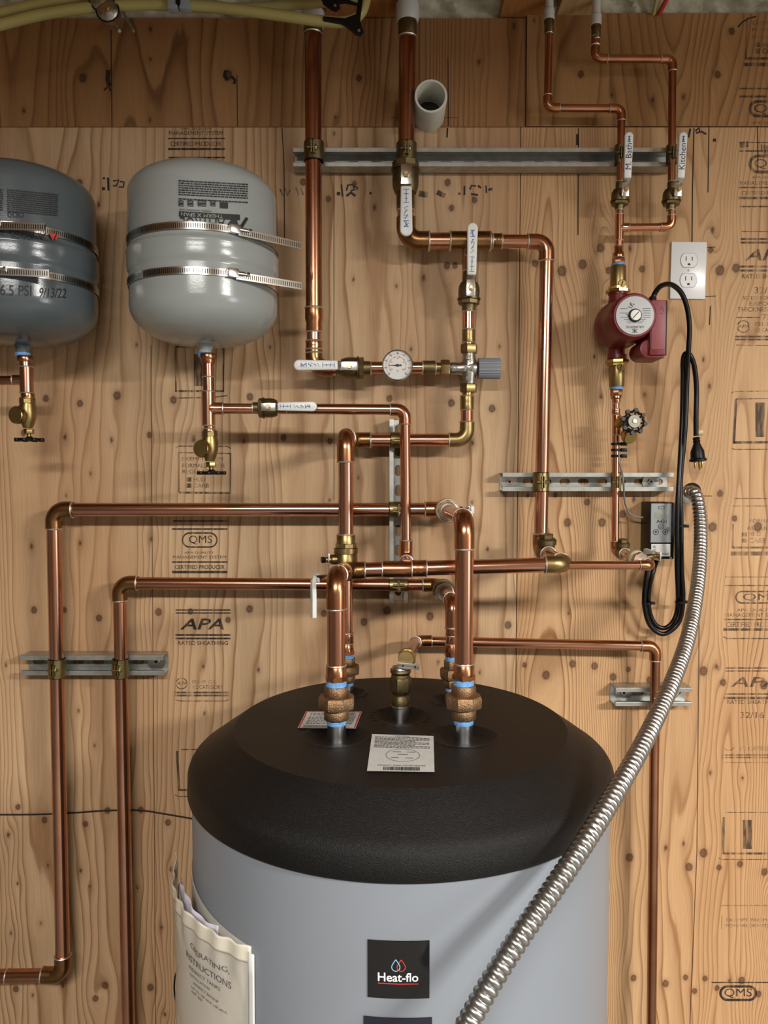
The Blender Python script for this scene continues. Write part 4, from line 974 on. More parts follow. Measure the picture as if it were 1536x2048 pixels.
iso_valve('isolation valve where the lower boiler pipe turns towards the room', V((A(882, 1170).x, -0.13, A(880, 1170).z)), 0.0135, 0, 0)

# ---- thermometer
YG = -0.105
c = at(795, 731, YG)
t = thing('dial_thermometer', 'round white dial thermometer with chrome rim left of the mixing valve', 'thermometer', c)
R = S(31, 731, YG)
MB().lathe(c + Y1 * .012, -Y1, [(R * .9, 0), (R * .98, .004), (R, .010), (R, .016), (R * .93, .018), (R * .90, .0155), (R * .90, .012)], 40, caps=False).build('case', 'chrome', t)
fc = MB().lathe(c, -Y1, [(R * .92, .0), (R * .92, .0022)], 40).build('dial', 'gauge_white', t)
gf = lambda u, v: c + X1 * u * R + Z1 * v * R - Y1 * .0026
mb = MB(); mr = MB()
for k in range(41):
    a = math.radians(225 - 270 * k / 40); l0 = .66 if k % 5 == 0 else .72
    ribbon(mb, [(l0 * math.cos(a), l0 * math.sin(a)), (.77 * math.cos(a), .77 * math.sin(a))], .022, fn=gf)
    if k % 5 == 2: ribbon(mr, [(.5 * math.cos(a), .5 * math.sin(a)), (.6 * math.cos(a), .6 * math.sin(a))], .03, fn=gf)
for k, s in enumerate(('20', '40', '60', '80', '100', '120', '140', '160', '180')):
    a = math.radians(225 - 270 * k / 8); cx, cy = .86 * math.cos(a) * .93, .86 * math.sin(a) * .93
    text_fit(mb, s, lambda u, v, cx=cx, cy=cy: gf(cx + (u - .5) * .15, cy + (v - .5) * .1))
ribbon(mr, [(.55 * math.cos(math.radians(q)), .55 * math.sin(math.radians(q))) for q in np.linspace(225, -45, 40)], .02, fn=gf)
for k, s in enumerate(('0', '20', '40', '60', '80')):
    a = math.radians(215 - 250 * k / 4); text_fit(mr, s, lambda u, v, a=a: gf(.45 * math.cos(a) + (u - .5) * .13, .45 * math.sin(a) + (v - .5) * .09))
text_fit(mb, '°F', lambda u, v: gf(-.07 + u * .14, -.42 + v * .1))
mb.build('scale', 'print_black', fc, smooth=False); mr.build('inner_scale', 'print_red', fc, smooth=False)
nd = MB(); f = lambda u, v: c + X1 * u * R + Z1 * v * R - Y1 * .0036
nd.add([f(-.66, .0), f(.0, .035), f(.26, .05), (f(.26, -.05)), f(0, -.035)], [(0, 4, 3, 2, 1)]); nd.build('needle', 'print_black', t, smooth=False)
MB().lathe(c - Y1 * .003, -Y1, [(R * .09, 0), (R * .08, .002)], 16).build('hub', 'slot_dark', t)
MB().lathe(c + Y1 * .045, -Y1, [(.007, 0), (.007, .035)], 16).build('stem', 'brass', t)

# ---- mixing valve
c = A(938, 737); t = thing('mixing_valve', 'nickel mixing valve with ribbed grey knob right of the gauge', 'valve', c)
q = S(1, 737)
mb = MB().lathe(c - X1 * 38 * q, X1, [(11 * q, 0), (13 * q, 3 * q), (12 * q, 18 * q), (15 * q, 28 * q), (17 * q, 38 * q), (16 * q, 50 * q), (14 * q, 54 * q)], 28)
mb.lathe(c - Z1 * 34 * q, Z1, [(12 * q, 0), (13 * q, 8 * q), (15 * q, 24 * q), (16.5 * q, 34 * q), (15 * q, 46 * q), (13 * q, 58 * q), (12 * q, 68 * q)], 28); mb.build('body', 'nickel', t)
mb = MB(); nr = 22; poly = []
kc = c + X1 * 18 * q
for k in range(nr * 2):
    a = 2 * math.pi * k / (nr * 2); rr_ = (21 if k % 2 else 19.6) * q; poly.append((rr_ * math.cos(a), rr_ * math.sin(a)))
fk = Fr(kc, Z1, X1); mb.prism(fk, poly, 0, 44 * q); kn = mb.build('knob', 'knob_grey', t, angle=50, bevel=0.0006)
MB().lathe(kc + X1 * 44 * q, X1, [(3 * q, 0), (2.4 * q, 2 * q)], 12).build('knob_screw', 'chrome', kn)
nut(MB(), A(938, 707), Z1, 17.5 * q, 18 * q, 6, .3).build('union_nut', 'brass', t)
nut(MB(), A(937, 785), Z1, 17.5 * q, 17 * q, 6, .3).build('union_nut', 'brass', t)
nut(MB(), A(881, 737), X1, 17.5 * q, 18 * q, 6, .3).build('union_nut', 'brass', t)
for s, x0, y0, x1_, y1_ in (('C', 932, 711, 942, 719), ('MIX', 899, 730, 916, 742), ('M', 929, 731, 947, 742), ('H', 933, 752, 942, 760)):
    mb = MB(); text_fit(mb, s, wallfn(x0, y0, x1_, y1_, YW - 17.6 * q), .02); mb.build('cast_letter', 'knob_grey', t, smooth=False)

# ================================================================== TANK TAPS: unions, nipples, relief valve
HT = CAM.z - 0.415                 # lid top height
def union(label, x, y0, Y, yt, rpipe, X=None):
    """pipe union standing on the lid: nipple, dope tape, hex nuts. y0 = pixel of lid level, yt = pixel of the pipe end"""
    top = at(x, yt, Y); X_ = top.x if X is None else X; z1 = top.z; z0 = HT - .009; H = z1 - z0
    c = V((X_, Y, z0)); t = thing('pipe_union', label, 'pipe union', c); R = rpipe
    ref = 0.0185; k = R / ref
    MB().lathe(c, Z1, [(R * 1.02, 0), (R * 1.02, H * .27)], 26).build('nipple', 'chrome', t)
    MB().lathe(c + Z1 * H * .24, Z1, [(R * 1.06, 0), (R * 1.10, H * .02), (R * 1.08, H * .05), (R * 1.11, H * .08)], 26).build('thread_tape', 'tape_blue', t)
    nut(MB(), c + Z1 * H * .31, Z1, R * 1.42, H * .15, 8, .39).build('lower_nut', 'bronze', t)
    MB().lathe(c + Z1 * H * .45, Z1, [(R * 1.45, 0), (R * 1.98, H * .02), (R * 2.06, H * .05), (R * 2.06, H * .15), (R * 1.9, H * .18), (R * 1.4, H * .19)], 8, True, .39).build('union_ring', 'bronze', t)
    nut(MB(), c + Z1 * H * .63, Z1, R * 1.40, H * .14, 8, .39).build('upper_nut', 'bronze', t)
    MB().lathe(c + Z1 * H * .76, Z1, [(R * 1.12, 0), (R * 1.13, H * .03), (R * 1.10, H * .05), (R * 1.12, H * .09)], 26).build('thread_tape', 'tape_blue', t)
    nut(MB(), c + Z1 * H * .84, Z1, R * 1.25, H * .07, 8, .2).build('adapter_nut', 'copper_fitting', t)
    MB().lathe(c + Z1 * H * .9, Z1, [(R * 1.12, 0), (R * 1.10, H * .14), (R * 1.04, H * .15)], 26).build('adapter', 'copper_fitting', t); ring(t, c + Z1 * H * 1.05, Z1, R * 1.05)
    return t
union('front left bronze union with blue tape, white label behind it', 671, 1478, YR, 1338, rf, at(672, 1152, YR).x)
union('front right bronze union with blue tape beside the printed card', 935, 1482, YR, 1335, rf2, XR)
union('rear left bronze union partly hidden behind the front left pipe', 700, 1400, YV - 0.0, 1292, ro, xl)
union('rear right bronze union partly hidden behind the front right pipe', 905, 1405, YB, 1294, rr2, XB)
# temperature and pressure relief valve
YPR = -0.36
c = at(801, 1436, YPR); c.z = HT - .010; t = thing('relief_valve', 'brass relief valve with flat metal test lever in the middle of the lid', 'valve', c)
q = S(1, 1400, YPR); zz = lambda y: at(801, y, YPR).z - c.z
MB().lathe(c, Z1, [(17 * q, 0), (17 * q, zz(1413)), (19.5 * q, zz(1412)), (19.5 * q, zz(1409))], 26).build('nipple', 'chrome', t)
MB().lathe(c, Z1, [(17 * q, zz(1414)), (18.5 * q, zz(1409)), (18.5 * q, zz(1397)), (15.5 * q, zz(1391)), (15.5 * q, zz(1387)), (19 * q, zz(1382)), (19 * q, zz(1352)), (18 * q, zz(1348)), (21 * q, zz(1343)), (20 * q, zz(1338)), (8 * q, zz(1334))], 28).build('body', 'brass_dull', t)
nut(MB(), c + Z1 * zz(1382), Z1, 22.5 * q, zz(1354) - zz(1382), 6, .3).build('hex_band', 'brass_dull', t)
MB().lathe(c, Z1, [(17 * q, zz(1342)), (19 * q, zz(1340)), (16 * q, zz(1333)), (6 * q, zz(1331))], 24).build('spring_cap', 'nickel', t)
lf = Fr(at(817, 1332, YPR - .02), X1 - Z1 * .10, OUT); lb = MB().box(lf, -21 * q, 21 * q, -5.5 * q, 5.5 * q, 0, .0025).build('test_lever', 'steel', t, bevel=.0008)
for u in (-11, 13): MB().lathe(lf(u * q, 0, .0025), lf.o, [(2.2 * q, 0), (2.2 * q, .0003)], 12).build('lever_hole', 'slot_dark', lb)
dd = (q0 - q3).normalized()
MB().lathe(q3 - dd * .018, dd, [(18 * q, 0), (19.5 * q, .006), (17 * q, .013)], 8, True, .3).build('outlet_nut', 'brass_bright', t)
MB().lathe(q3 - dd * .04, dd, [(15 * q, 0), (16 * q, .03)], 20).build('outlet', 'brass', t); ring(t, q3 - dd * .014, dd, 13 * q, 'solder', .15)

# ================================================================== WATER HEATER
TD = 1.262; TR = 0.344; TC = V((at(800, 1500, -1.65 + TD).x, -1.65 + TD, 0))
R_TOP = 0.272; Z_TOP = HT; Z_SH = CAM.z - 0.462; Z_BT = CAM.z - 0.505
heater = thing('water_heater', 'large grey cylindrical water heater with textured black lid in the foreground', 'water heater', (TC.x, TC.y, 0))
TB = TR - 0.006
mb = MB().lathe((TC.x, TC.y, 0), Z1, [(TB * .98, 0.0), (TB, .02), (TB, Z_BT + .03)], 128); mb.build('jacket', 'tank_grey', heater)
# lid: moulded cap, dished round each tap
taps = [(at(672, 1152, YR).x, YR, .050), (XR, YR, .050), (xl, YV, .036), (XB, YB, .036), (at(801, 1436, YPR).x, YPR, .046)]
vs, fs = [], []; seg = 180
prof = [(R_TOP * math.sqrt(k / 90), None) for k in range(1, 91)]
prof += [(R_TOP + .002, -.0012), (R_TOP + (TR - R_TOP) * .5, (Z_SH - Z_TOP) * .52), (TR - .015, Z_SH - Z_TOP + .0075), (TR - .009, Z_SH - Z_TOP + .0035), (TR - .005, Z_SH - Z_TOP - .0005), (TR - .002, Z_SH - Z_TOP - .0055), (TR, Z_SH - Z_TOP - .012), (TR + .001, Z_BT - Z_TOP + .003), (TR, Z_BT - Z_TOP), (TB - .002, Z_BT - Z_TOP + .001)]
def dish(x, y):
    d = 0
    for tx, ty, tr in taps:
        q = math.hypot(x - tx, y - ty) / tr
        if q < 1: d -= .008 * min(1.0, (1 - q) * 2.2)
        elif q < 1.12: d += .0012 * math.sin((q - 1) / .12 * math.pi)
    return d
vs.append((TC.x, TC.y, Z_TOP + dish(TC.x, TC.y)))
for r_, h in prof:
    for k in range(seg):
        a = 2 * math.pi * k / seg; x, y = TC.x + r_ * math.cos(a), TC.y + r_ * math.sin(a)
        vs.append((x, y, Z_TOP + (dish(x, y) if h is None else h)))
fs += [(0, 1 + k, 1 + (k + 1) % seg) for k in range(seg)]
for j in range(len(prof) - 1):
    for k in range(seg):
        a, b = 1 + j * seg + k, 1 + j * seg + (k + 1) % seg; fs.append((a, a + seg, b + seg, b))
mb = MB(); mb.add(vs, fs); mb.build('lid', 'lid_black', heater, angle=24)
def lidfn(x, y, dz=.0008):
    d = ray(x, y); t_ = (Z_TOP + dz - CAM.z) / d.z; return CAM + d * t_
def lid_quad(c4, dz):
    """bilinear map of a quad given by four pixel corners on the lid: tl, tr, br, bl"""
    P = [lidfn(x, y, dz) for x, y in c4]
    return lambda u, v: (P[3] * (1 - u) + P[2] * u) * (1 - v) + (P[0] * (1 - u) + P[1] * u) * v
def label_card(name, label, c4, m):
    f0, f1 = lid_quad(c4, .0004), lid_quad(c4, .0012)
    mb = MB(); mb.add([f0(0, 0), f0(1, 0), f0(1, 1), f0(0, 1), f1(0, 0), f1(1, 0), f1(1, 1), f1(0, 1)], [(3, 2, 1, 0), (4, 5, 6, 7), (0, 1, 5, 4), (1, 2, 6, 5), (2, 3, 7, 6), (3, 0, 4, 7)])
    return mb.build(name, m, heater, smooth=False, label=label), lid_quad(c4, .0016)
card, fn = label_card('printed_card', 'white printed card with an oval diagram', [(744, 1468), (867, 1472), (869, 1544), (734, 1542)], 'sticker_white')
mb = MB(); rnd = random.Random(3)
text_fit(mb, 'CAUTION', lambda u, v: fn(.38 + .22 * u, .955 + .025 * v))
for k in range(9):      # lines of small print
    y = .915 - k * .037; x = .06
    end = .94 if k not in (3, 6) else .7
    while x < end:
        w_ = rnd.uniform(.02, .07); x2 = min(x + w_, end); mb.add([fn(x, y), fn(x2, y), fn(x2, y + .016), fn(x, y + .016)], [(0, 1, 2, 3)]); x = x2 + .012
cx, cy = .52, .42
ribbon(mb, [(cx + .26 * math.cos(a), cy + .17 * math.sin(a)) for a in np.linspace(0, 2 * math.pi, 48)], .006, fn=fn)
for x, y, w_ in ((.36, .5, .13), (.58, .5, .13), (.44, .43, .16), (.34, .35, .12), (.56, .34, .12)):
    mb.add([fn(x, y), fn(x + w_, y), fn(x + w_, y + .012), fn(x, y + .012)], [(0, 1, 2, 3)])
text_fit(mb, 'INDIRECT FIRED WATER HEATER', lambda u, v: fn(.15 + .72 * u, .135 + .03 * v), .02)
x = .24
while x < .78:
    w_ = rnd.choice((.005, .009, .014)); mb.add([fn(x, .03), fn(x + w_, .03), fn(x + w_, .115), fn(x, .115)], [(0, 1, 2, 3)]); x += w_ + rnd.choice((.005, .008))
mb.build('print', 'print_black', card, smooth=False)
card, fn = label_card('warning_label', 'white label with red border behind the front left union', [(612, 1423), (724, 1423), (711, 1457), (595, 1456)], 'sticker_white')
mb = MB()
for pts in ([(.02, .03), (.02, .97)], [(.98, .03), (.98, .97)], [(.02, .97), (.98, .97)], [(.02, .03), (.98, .03)]): ribbon(mb, pts, .025, fn=fn)
mb.build('border', 'print_red', card, smooth=False)
mb = MB()
for k in range(8):
    y = .86 - k * .085; x = .1
    while x < .9:
        w_ = rnd.uniform(.03, .09); x2 = min(x + w_, .92); mb.add([fn(x, y), fn(x2, y), fn(x2, y + .04), fn(x, y + .04)], [(0, 1, 2, 3)]); x = x2 + .018
x = .08
while x < .5:
    w_ = rnd.choice((.006, .011)); mb.add([fn(x, .06), fn(x + w_, .06), fn(x + w_, .18), fn(x, .18)], [(0, 1, 2, 3)]); x += w_ + .008
mb.build('print', 'print_grey', card, smooth=False)
# decals wrapped on the jacket
def cylfn(x, y, off=.0006):
    d = ray(x, y); o = CAM - V((TC.x, TC.y, 0)); R = TB + off
    a = d.x ** 2 + d.y ** 2; b = 2 * (o.x * d.x + o.y * d.y); c_ = o.x ** 2 + o.y ** 2 - R * R
    t_ = (-b - math.sqrt(max(b * b - 4 * a * c_, 0))) / (2 * a); return CAM + d * t_
def cyl_uv(x, y):
    p = cylfn(x, y); return math.atan2(p.x - TC.x, -(p.y - TC.y)), p.z
def decal(name, label, x0, y0, x1, y1, m, rise=4):
    t0, za = cyl_uv(x0, (y0)); t1, _ = cyl_uv(x1, y0); _, zb = cyl_uv((x0 + x1) / 2, y1); _, za = cyl_uv((x0 + x1) / 2, y0 + 2)
    def f(u, v, off=.0012):
        th = t0 + (t1 - t0) * u; return V((TC.x + (TB + off) * math.sin(th), TC.y - (TB + off) * math.cos(th), zb + (za - zb) * v))
    n = 14; mb = MB(); mb.add([f(i / n, v) for i in range(n + 1) for v in (0, 1)] , [(2 * i, 2 * i + 2, 2 * i + 3, 2 * i + 1) for i in range(n)])
    mb.add([f(i / n, v, .0002) for i in range(n + 1) for v in (0, 1)], [(2 * i + 1, 2 * i + 3, 2 * i + 2, 2 * i) for i in range(n)])
    return mb.build(name, m, heater, label=label), lambda u, v: f(u, v, .0018)
dc, fn = decal('logo_decal', 'glossy black decal with two drops over white lettering', 735, 1880, 859, 1997, 'sticker_black')
mb = MB(); text_fit(mb, 'Heat-flo', lambda u, v: fn(.17 + .65 * u, .30 + .155 * v), .022); mb.build('lettering', 'print_white', dc, smooth=False)
mb = MB(); ribbon(mb, [(.17, .265), (.5, .262), (.82, .262)], .018, fn=fn)
def drop(cx):
    pts = []
    for a in np.linspace(-200, 20, 24): pts.append((cx + .066 * math.cos(math.radians(a)), .555 + .07 * math.sin(math.radians(a))))
    return [(cx, .685)] + [(cx - .03, .64)] + pts + [(cx + .03, .64), (cx, .685)]
ribbon(mb, drop(.545), .014, fn=fn); mb.build('red_drop', 'print_red', dc, smooth=False)
mb = MB(); ribbon(mb, drop(.458), .014, fn=lambda u, v: fn(u, v)); mb.build('blue_drop', 'print_cyan', dc, smooth=False)
decal('data_decal', 'dark decal cut by the lower picture edge', 727, 2034, 864, 2140, 'sticker_navy')

# ================================================================== MANUAL IN PLASTIC BAG ON THE HEATER
t0, zt_ = cyl_uv(503, 1893); zb_ = zt_ - .26; t1 = -1.47
bag = thing('manual_bag', 'clear plastic bag of paper manuals taped to the left of the heater', 'document bag', (TC.x - TR, TC.y, zb_))
def bagfn(u, v, off): # u 0 at right edge .. 1 at far left
    th = t0 + (t1 - t0) * u; R = TB + off; return V((TC.x + R * math.sin(th), TC.y - R * math.cos(th), zb_ + (zt_ - zb_) * v))
def sheet(name, offf, m, u0=0, u1=1, v0=0, v1=lambda u: 1.0, nu=34, nv=20, th=.0006):
    mb = MB(); vs = []
    for i in range(nu + 1):
        u = u0 + (u1 - u0) * i / nu
        for j in range(nv + 1):
            s_ = j / nv; v = v0 + (v1(u) - v0) * s_; vs.append(bagfn(u, v, offf(u, v)))
    n = len(vs); fs = [(i * (nv + 1) + j, i * (nv + 1) + j + 1, (i + 1) * (nv + 1) + j + 1, (i + 1) * (nv + 1) + j) for i in range(nu) for j in range(nv)]
    mb.add(vs, fs); o = mb.build(name, m, bag, angle=180)
    md = o.modifiers.new('thick', 'SOLIDIFY'); md.thickness = th; return o
bul = lambda u, v: .003 + .026 * math.sin(min(1, u * 1.25) * math.pi * .55) ** 1.2 + .0016 * math.sin(u * 46 + v * 5) * (v > .8) + .0007 * math.sin(u * 21 + v * 17)
sheet('back_film', lambda u, v: .0022, 'bag_film', v1=lambda u: 1.0 + .05 * u)
sheet('manual', lambda u, v: bul(u, v) - .0055, 'paper_cream', u0=.05, u1=.93, v1=lambda u: .90 - .02 * math.sin(u * 9))
sheet('folded_paper', lambda u, v: bul(u, v) - .011, 'paper', u0=.26, u1=.86, v0=.3, v1=lambda u: 1.0 + .016 * math.sin(u * 13))
sheet('front_film', bul, 'bag_film', v1=lambda u: 1.0 + .004 * math.sin(u * 60), nu=60, nv=30)
sheet('seal_strip', lambda u, v: bul(u, v) + .0012, 'bag_seal', v0=.91, v1=lambda u: 1.0 + .004 * math.sin(u * 60), nu=60, nv=6)
sheet('edge_strip', lambda u, v: .0045, 'white_plastic', u0=-.03, u1=.012, v1=lambda u: .975, nu=3, nv=8)
sheet('corner_flap', lambda u, v: bul(u, v) + .001, 'bag_seal', u0=.88, u1=1.0, v0=.96, v1=lambda u: 1.0 + .05 * (u - .88) / .12, nu=8, nv=6)
mb = MB(); f = lambda u, v: bagfn(u, v, bul(u, v) + .0011)
for s, u0_, u1_, v0_, v1_ in (('OPERATING,', .44, .135, .80, .835), ('INSTRUCTIONS', .48, .115, .735, .77), ('INDIRECT TANKS', .44, .19, .69, .71), ('INSTALLATION', .43, .27, .655, .67), ('INDIRECT BACKUP', .40, .20, .62, .635), ('HF-22, HF-30-F, HF-40-F,', .42, .14, .585, .60), ('HF-60', .42, .33, .56, .575)):
    text_fit(mb, s, lambda a, b: f(u0_ + (u1_ - u0_) * a, v0_ + (v1_ - v0_) * b))
for cx in (.34, .305): ribbon(mb, [(cx + .026 * math.sin(a) * (1 if abs(a) < 2.4 else .6), .36 + .02 * -math.cos(a) + (.012 if abs(a) > 2.7 else 0)) for a in np.linspace(-math.pi, math.pi, 20)], .005, fn=f)
mb.build('print', 'print_grey', bag, smooth=False)

# thin wires
def wirething(name, label, cat, pts, r, m, seg=10, n=8):
    P = smooth_path(pts, n); o = MB().tube(P, r, seg).build(name, m, None, origin=P[0]); tag(o, label, cat); return o
wirething('thermostat_wire', 'thin dark wire crossing the plywood behind the long pipes at lower left', 'wire', [at(x, y, -.003) for x, y in ((-40, 1629), (60, 1629), (140, 1626), (215, 1621), (282, 1621), (330, 1628), (400, 1640))], .0016, 'crack_dark')
wirething('sensor_cable', 'thin black cable hanging beside the manual bag', 'cable', [at(x, y, -.25) for x, y in ((358, 1930), (350, 1955), (349, 1985), (356, 2015), (372, 2048), (395, 2080))], .0016, 'cord_black')

# ================================================================== EXPANSION TANKS
YX = -0.160
def vessel(name, label, x, m, decals, buckles):
    ax = at(x, 700, YX).x; zc = lambda y: at(x, y, YX).z
    zb, zs0, zs1, ztp = zc(692), zc(618), zc(402), zc(343)
    R = 0.1380; c = V((ax, YX, zb)); t = thing(name, label, 'expansion tank', c)
    prof = [(.010, zb - zb - .0)]
    n = 12
    for k in range(1, n + 1):
        a = math.pi / 2 * k / n; prof.append((R * math.sin(a) ** .80, (zs0 - zb) * (1 - math.cos(a))))
    zf = lambda y: at(x, y, YX - R).z
    for y, dr in ((522, 0), (516, 0), (512, .0022), (505, .0034), (490, .0036), (478, .0036), (473, .0046), (470, .0030), (467, 0), (462, 0)): prof.append((R + dr - .0005, zf(y) - zb))
    prof.append((R - .0005, zc(402) - zb))
    for k in range(1, n + 1):
        a = math.pi / 2 * k / n; prof.append((max(.008, R * math.cos(a) ** .75), zs1 - zb + (ztp - zs1) * math.sin(a)))
    MB().lathe(c, Z1, prof, 96).build('shell', m, t, angle=60)
    MB().lathe(c + Z1 * (ztp - zb), Z1, [(.009, -.002), (.009, .006), (.006, .009)], 16).build('valve_cap', 'white_plastic', t)
    MB().lathe(c - Z1 * .022, Z1, [(.0125, 0), (.0125, .014), (.016, .02), (.022, .028)], 20).build('connection', m, t)
    MB().lathe(c - Z1 * .021, Z1, [(.0135, 0), (.0140, .004), (.0135, .008)], 20).build('thread_tape', 'tape_blue', t)
    def f(u, v, off=.0012):        # u: arc length from the front (m, right positive), v: world height
        th = u / R; rr = R + off; return V((ax + rr * math.sin(th), YX - rr * math.cos(th), v))
    def fpx(px, py, off=.0012):    # pixel on the shell -> arc, height
        d = ray(px, py); o = CAM - V((ax, YX, 0)); rr = R + off
        a_ = d.x ** 2 + d.y ** 2; b_ = 2 * (o.x * d.x + o.y * d.y); c_ = o.x ** 2 + o.y ** 2 - rr * rr
        t_ = (-b_ - math.sqrt(max(b_ * b_ - 4 * a_ * c_, 0))) / (2 * a_); return CAM + d * t_
    decals(t, fpx)
    return t, ax, R, f, zc
def blocks(mb, fn, x0, x1, y0, y1, lines, fill, seed, slope=0.0):
    """rows of word-sized bars standing for illegible small print"""
    rnd = random.Random(seed); dy = (y1 - y0) / lines
    for k in range(lines):
        y = y0 + dy * k; x = x0
        while x < x1:
            x2 = min(x + rnd.uniform(2, 8), x1); s = slope
            mb.add([fn(x, y + s * (x - x0)), fn(x2, y + s * (x2 - x0)), fn(x2, y + dy * fill + s * (x2 - x0)), fn(x, y + dy * fill + s * (x - x0))], [(0, 1, 2, 3)]); x = x2 + 1.4
def light_decals(t, fn):
    mb = MB()
    def tx(s, x0, y0, x1, y1, b=0.0, sl=.06):      # upside down
        text_fit(mb, s, lambda u, v: fn(x1 + (x0 - x1) * u, y0 + (y1 - y0) * v + sl * (x1 + (x0 - x1) * u - x0)), b)
    blocks(mb, fn, 357, 496, 360, 392, 7, .5, 5, .055); blocks(mb, fn, 357, 496, 396, 400, 1, .6, 6, .055)
    for x0, x1 in ((358, 366), (376, 386), (396, 412), (422, 430)):
        ribbon(mb, [(x0, 401), (x1, 402), (x1, 412), (x0, 411), (x0, 401)], 2.0, fn=fn); mb.add([fn(x0 + 1, 405), fn(x1 - 1, 405), fn(x1 - 1, 409), fn(x0 + 1, 409)], [(0, 1, 2, 3)])
    mb.add([fn(440, 404), fn(456, 405), fn(456, 417), fn(440, 416)], [(0, 1, 2, 3)])
    tx('THERMAL EXPANSION TANK', 358, 417, 424, 420)
    n = 14; p = [(358 + 122 * k / n) for k in range(n + 1)]
    mb.add([fn(x, y + .06 * (x - 358)) for x in p for y in (422, 433)], [(2 * i, 2 * i + 2, 2 * i + 3, 2 * i + 1) for i in range(n)])
    mb.build('printed_text', 'print_black', t, smooth=False); mb = MB()
    tx('AMTROL', 360, 434, 450, 454, .028, .05)
    mb.add([fn(452, 452), fn(470, 431), fn(480, 457)], [(0, 1, 2)]); mb.add([fn(478, 455), fn(492, 434), fn(497, 437), fn(484, 458)], [(0, 1, 2, 3)])
    mb.build('printed_name', 'print_black', t, smooth=False)
    mb = MB(); fo = fn
    text_fit(mb, 'THERM X SPAN', lambda u, v: fn(446 + (362 - 446) * u, 424 + 7.5 * v + .06 * (446 - 84 * u - 358), .0018), .02); mb.build('printed_lettering', 'vessel_light', t, smooth=False)
def dark_decals(t, fn):
    mb = MB(); blocks(mb, fn, -20, 6, 376, 420, 10, .5, 9, .1); blocks(mb, fn, -20, 8, 455, 468, 3, .5, 3, .1); mb.build('printed_text', 'print_black', t, smooth=False)
    mb = MB(); blocks(mb, fn, 14, 116, 378, 424, 11, .5, 8, .10)
    for x0, x1 in ((16, 22), (26, 34), (38, 46)): ribbon(mb, [(x0, 424), (x1, 425), (x1, 434), (x0, 433), (x0, 424)], 2.0, fn=fn)
    mb.build('printed_text', 'print_black', t, smooth=False); mb = MB()
    text_fit(mb, 'AMTROL', lambda u, v: fn(92 - 74 * u, 461 + 15 * v + .06 * (74 - 74 * u), .0056), .01)
    mb.build('printed_name', 'print_black', t, smooth=False)
    mb = MB(); o_ = .0056; mb.add([fn(98, 467, o_), fn(112, 467.5, o_), fn(106, 481, o_)], [(0, 1, 2)]); mb.add([fn(110, 478, o_), fn(114, 468, o_), fn(118, 469, o_), fn(113, 480, o_)], [(0, 1, 2, 3)]); mb.build('red_logo', 'print_red', t, smooth=False)
    mb = MB()
    text_fit(mb, '6.5 PSI', lambda u, v: fn(0 + 63 * u, 590 - 21 * v + 2 * u)); text_fit(mb, '9/13/22', lambda u, v: fn(78 + 54 * u + 2 * v, 594 - 19 * v + 2 * u))
    mb.build('marker_note', 'marker', t, smooth=False)
v1_, ax1, R1, f1_, zc1 = vessel('expansion_tank', 'light grey expansion tank with black printed text, hanging upside down', 410, 'vessel_light', light_decals, None)
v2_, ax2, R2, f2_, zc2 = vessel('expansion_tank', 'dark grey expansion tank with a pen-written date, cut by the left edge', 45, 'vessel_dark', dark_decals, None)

def strap(label, ax, R, z, bx, tail, tdz=0.0, drop=0.0):
    """worm-drive steel band round a tank; bx = angle of the buckle, tail = loose end"""
    t = thing('steel_strap', label, 'steel strap', V((ax, YX, z)))
    h = .0066; rr = R + .0016
    def band(name, pts, nrm):
        mb = MB(); vs = []; us = []; vv = []; L = 0
        for i, p in enumerate(pts):
            if i: L += (pts[i] - pts[i - 1]).length
            n = nrm[i] * .0007
            for q, s in ((h, -1), (-h, 1)):
                vs.append(p + Z1 * q + n); us.append(L); vv.append(s)
            for q, s in ((h, -1), (-h, 1)):
                vs.append(p + Z1 * q - n); us.append(L); vv.append(s)
        fs = []
        for i in range(len(pts) - 1):
            a, b = 4 * i, 4 * i + 4
            fs += [(a, b, b + 1, a + 1), (a + 2, a + 3, b + 3, b + 2), (a, a + 2, b + 2, b), (a + 1, b + 1, b + 3, a + 3)]
        # a middle row is not needed: 'v' runs -1..1 across
        mb.add(vs, fs); mb.att = {'u': us, 'v': vv}; return mb.build(name, 'clamp_band', t, angle=60)
    a0, a1 = math.radians(-128), math.radians(128); N = 72
    ang = [a0 + (a1 - a0) * k / N for k in range(N + 1)]
    band('band', [V((ax + rr * math.sin(a), YX - rr * math.cos(a), z)) for a in ang], [V((math.sin(a), -math.cos(a), 0)) for a in ang])
    # buckle
    b = math.radians(bx); n = V((math.sin(b), -math.cos(b), 0)); tg = V((math.cos(b), math.sin(b), 0)); p = V((ax, YX, z)) + n * (rr + .0015)
    fr = Fr(p, tg, n); MB().box(fr, -.008, .012, -h * 1.15, h * 1.15, 0, .0085).build('buckle', 'chrome', t, bevel=.0018)
    s = MB().lathe(fr(.010, 0, .005), tg, [(.0038, 0), (.0038, .012), (.0030, .0125), (.0030, .017)], 12).build('worm_screw', 'steel', t)
    MB().lathe(fr(.027, 0, .005), tg, [(.0046, 0), (.0046, .005)], 6).build('screw_head', 'steel', s)
    K_ = 20; pts = []; nr = []
    for k in range(K_ + 1):
        u = k / K_; q = p + tg * (.008 + tail * u) + n * (.004 - .002 * u * u) + Z1 * (tdz * u - .0035); pts.append(q); nr.append(n)
    band('loose_end', pts, nr)
    return t
strap('upper slotted steel strap round the light grey tank', ax1, R1, at(400, 451, YX - R1).z, 34, .125, -.004)
strap('lower slotted steel strap round the light grey tank', ax1, R1, at(400, 541, YX - R1).z, 32, .128, -.002)
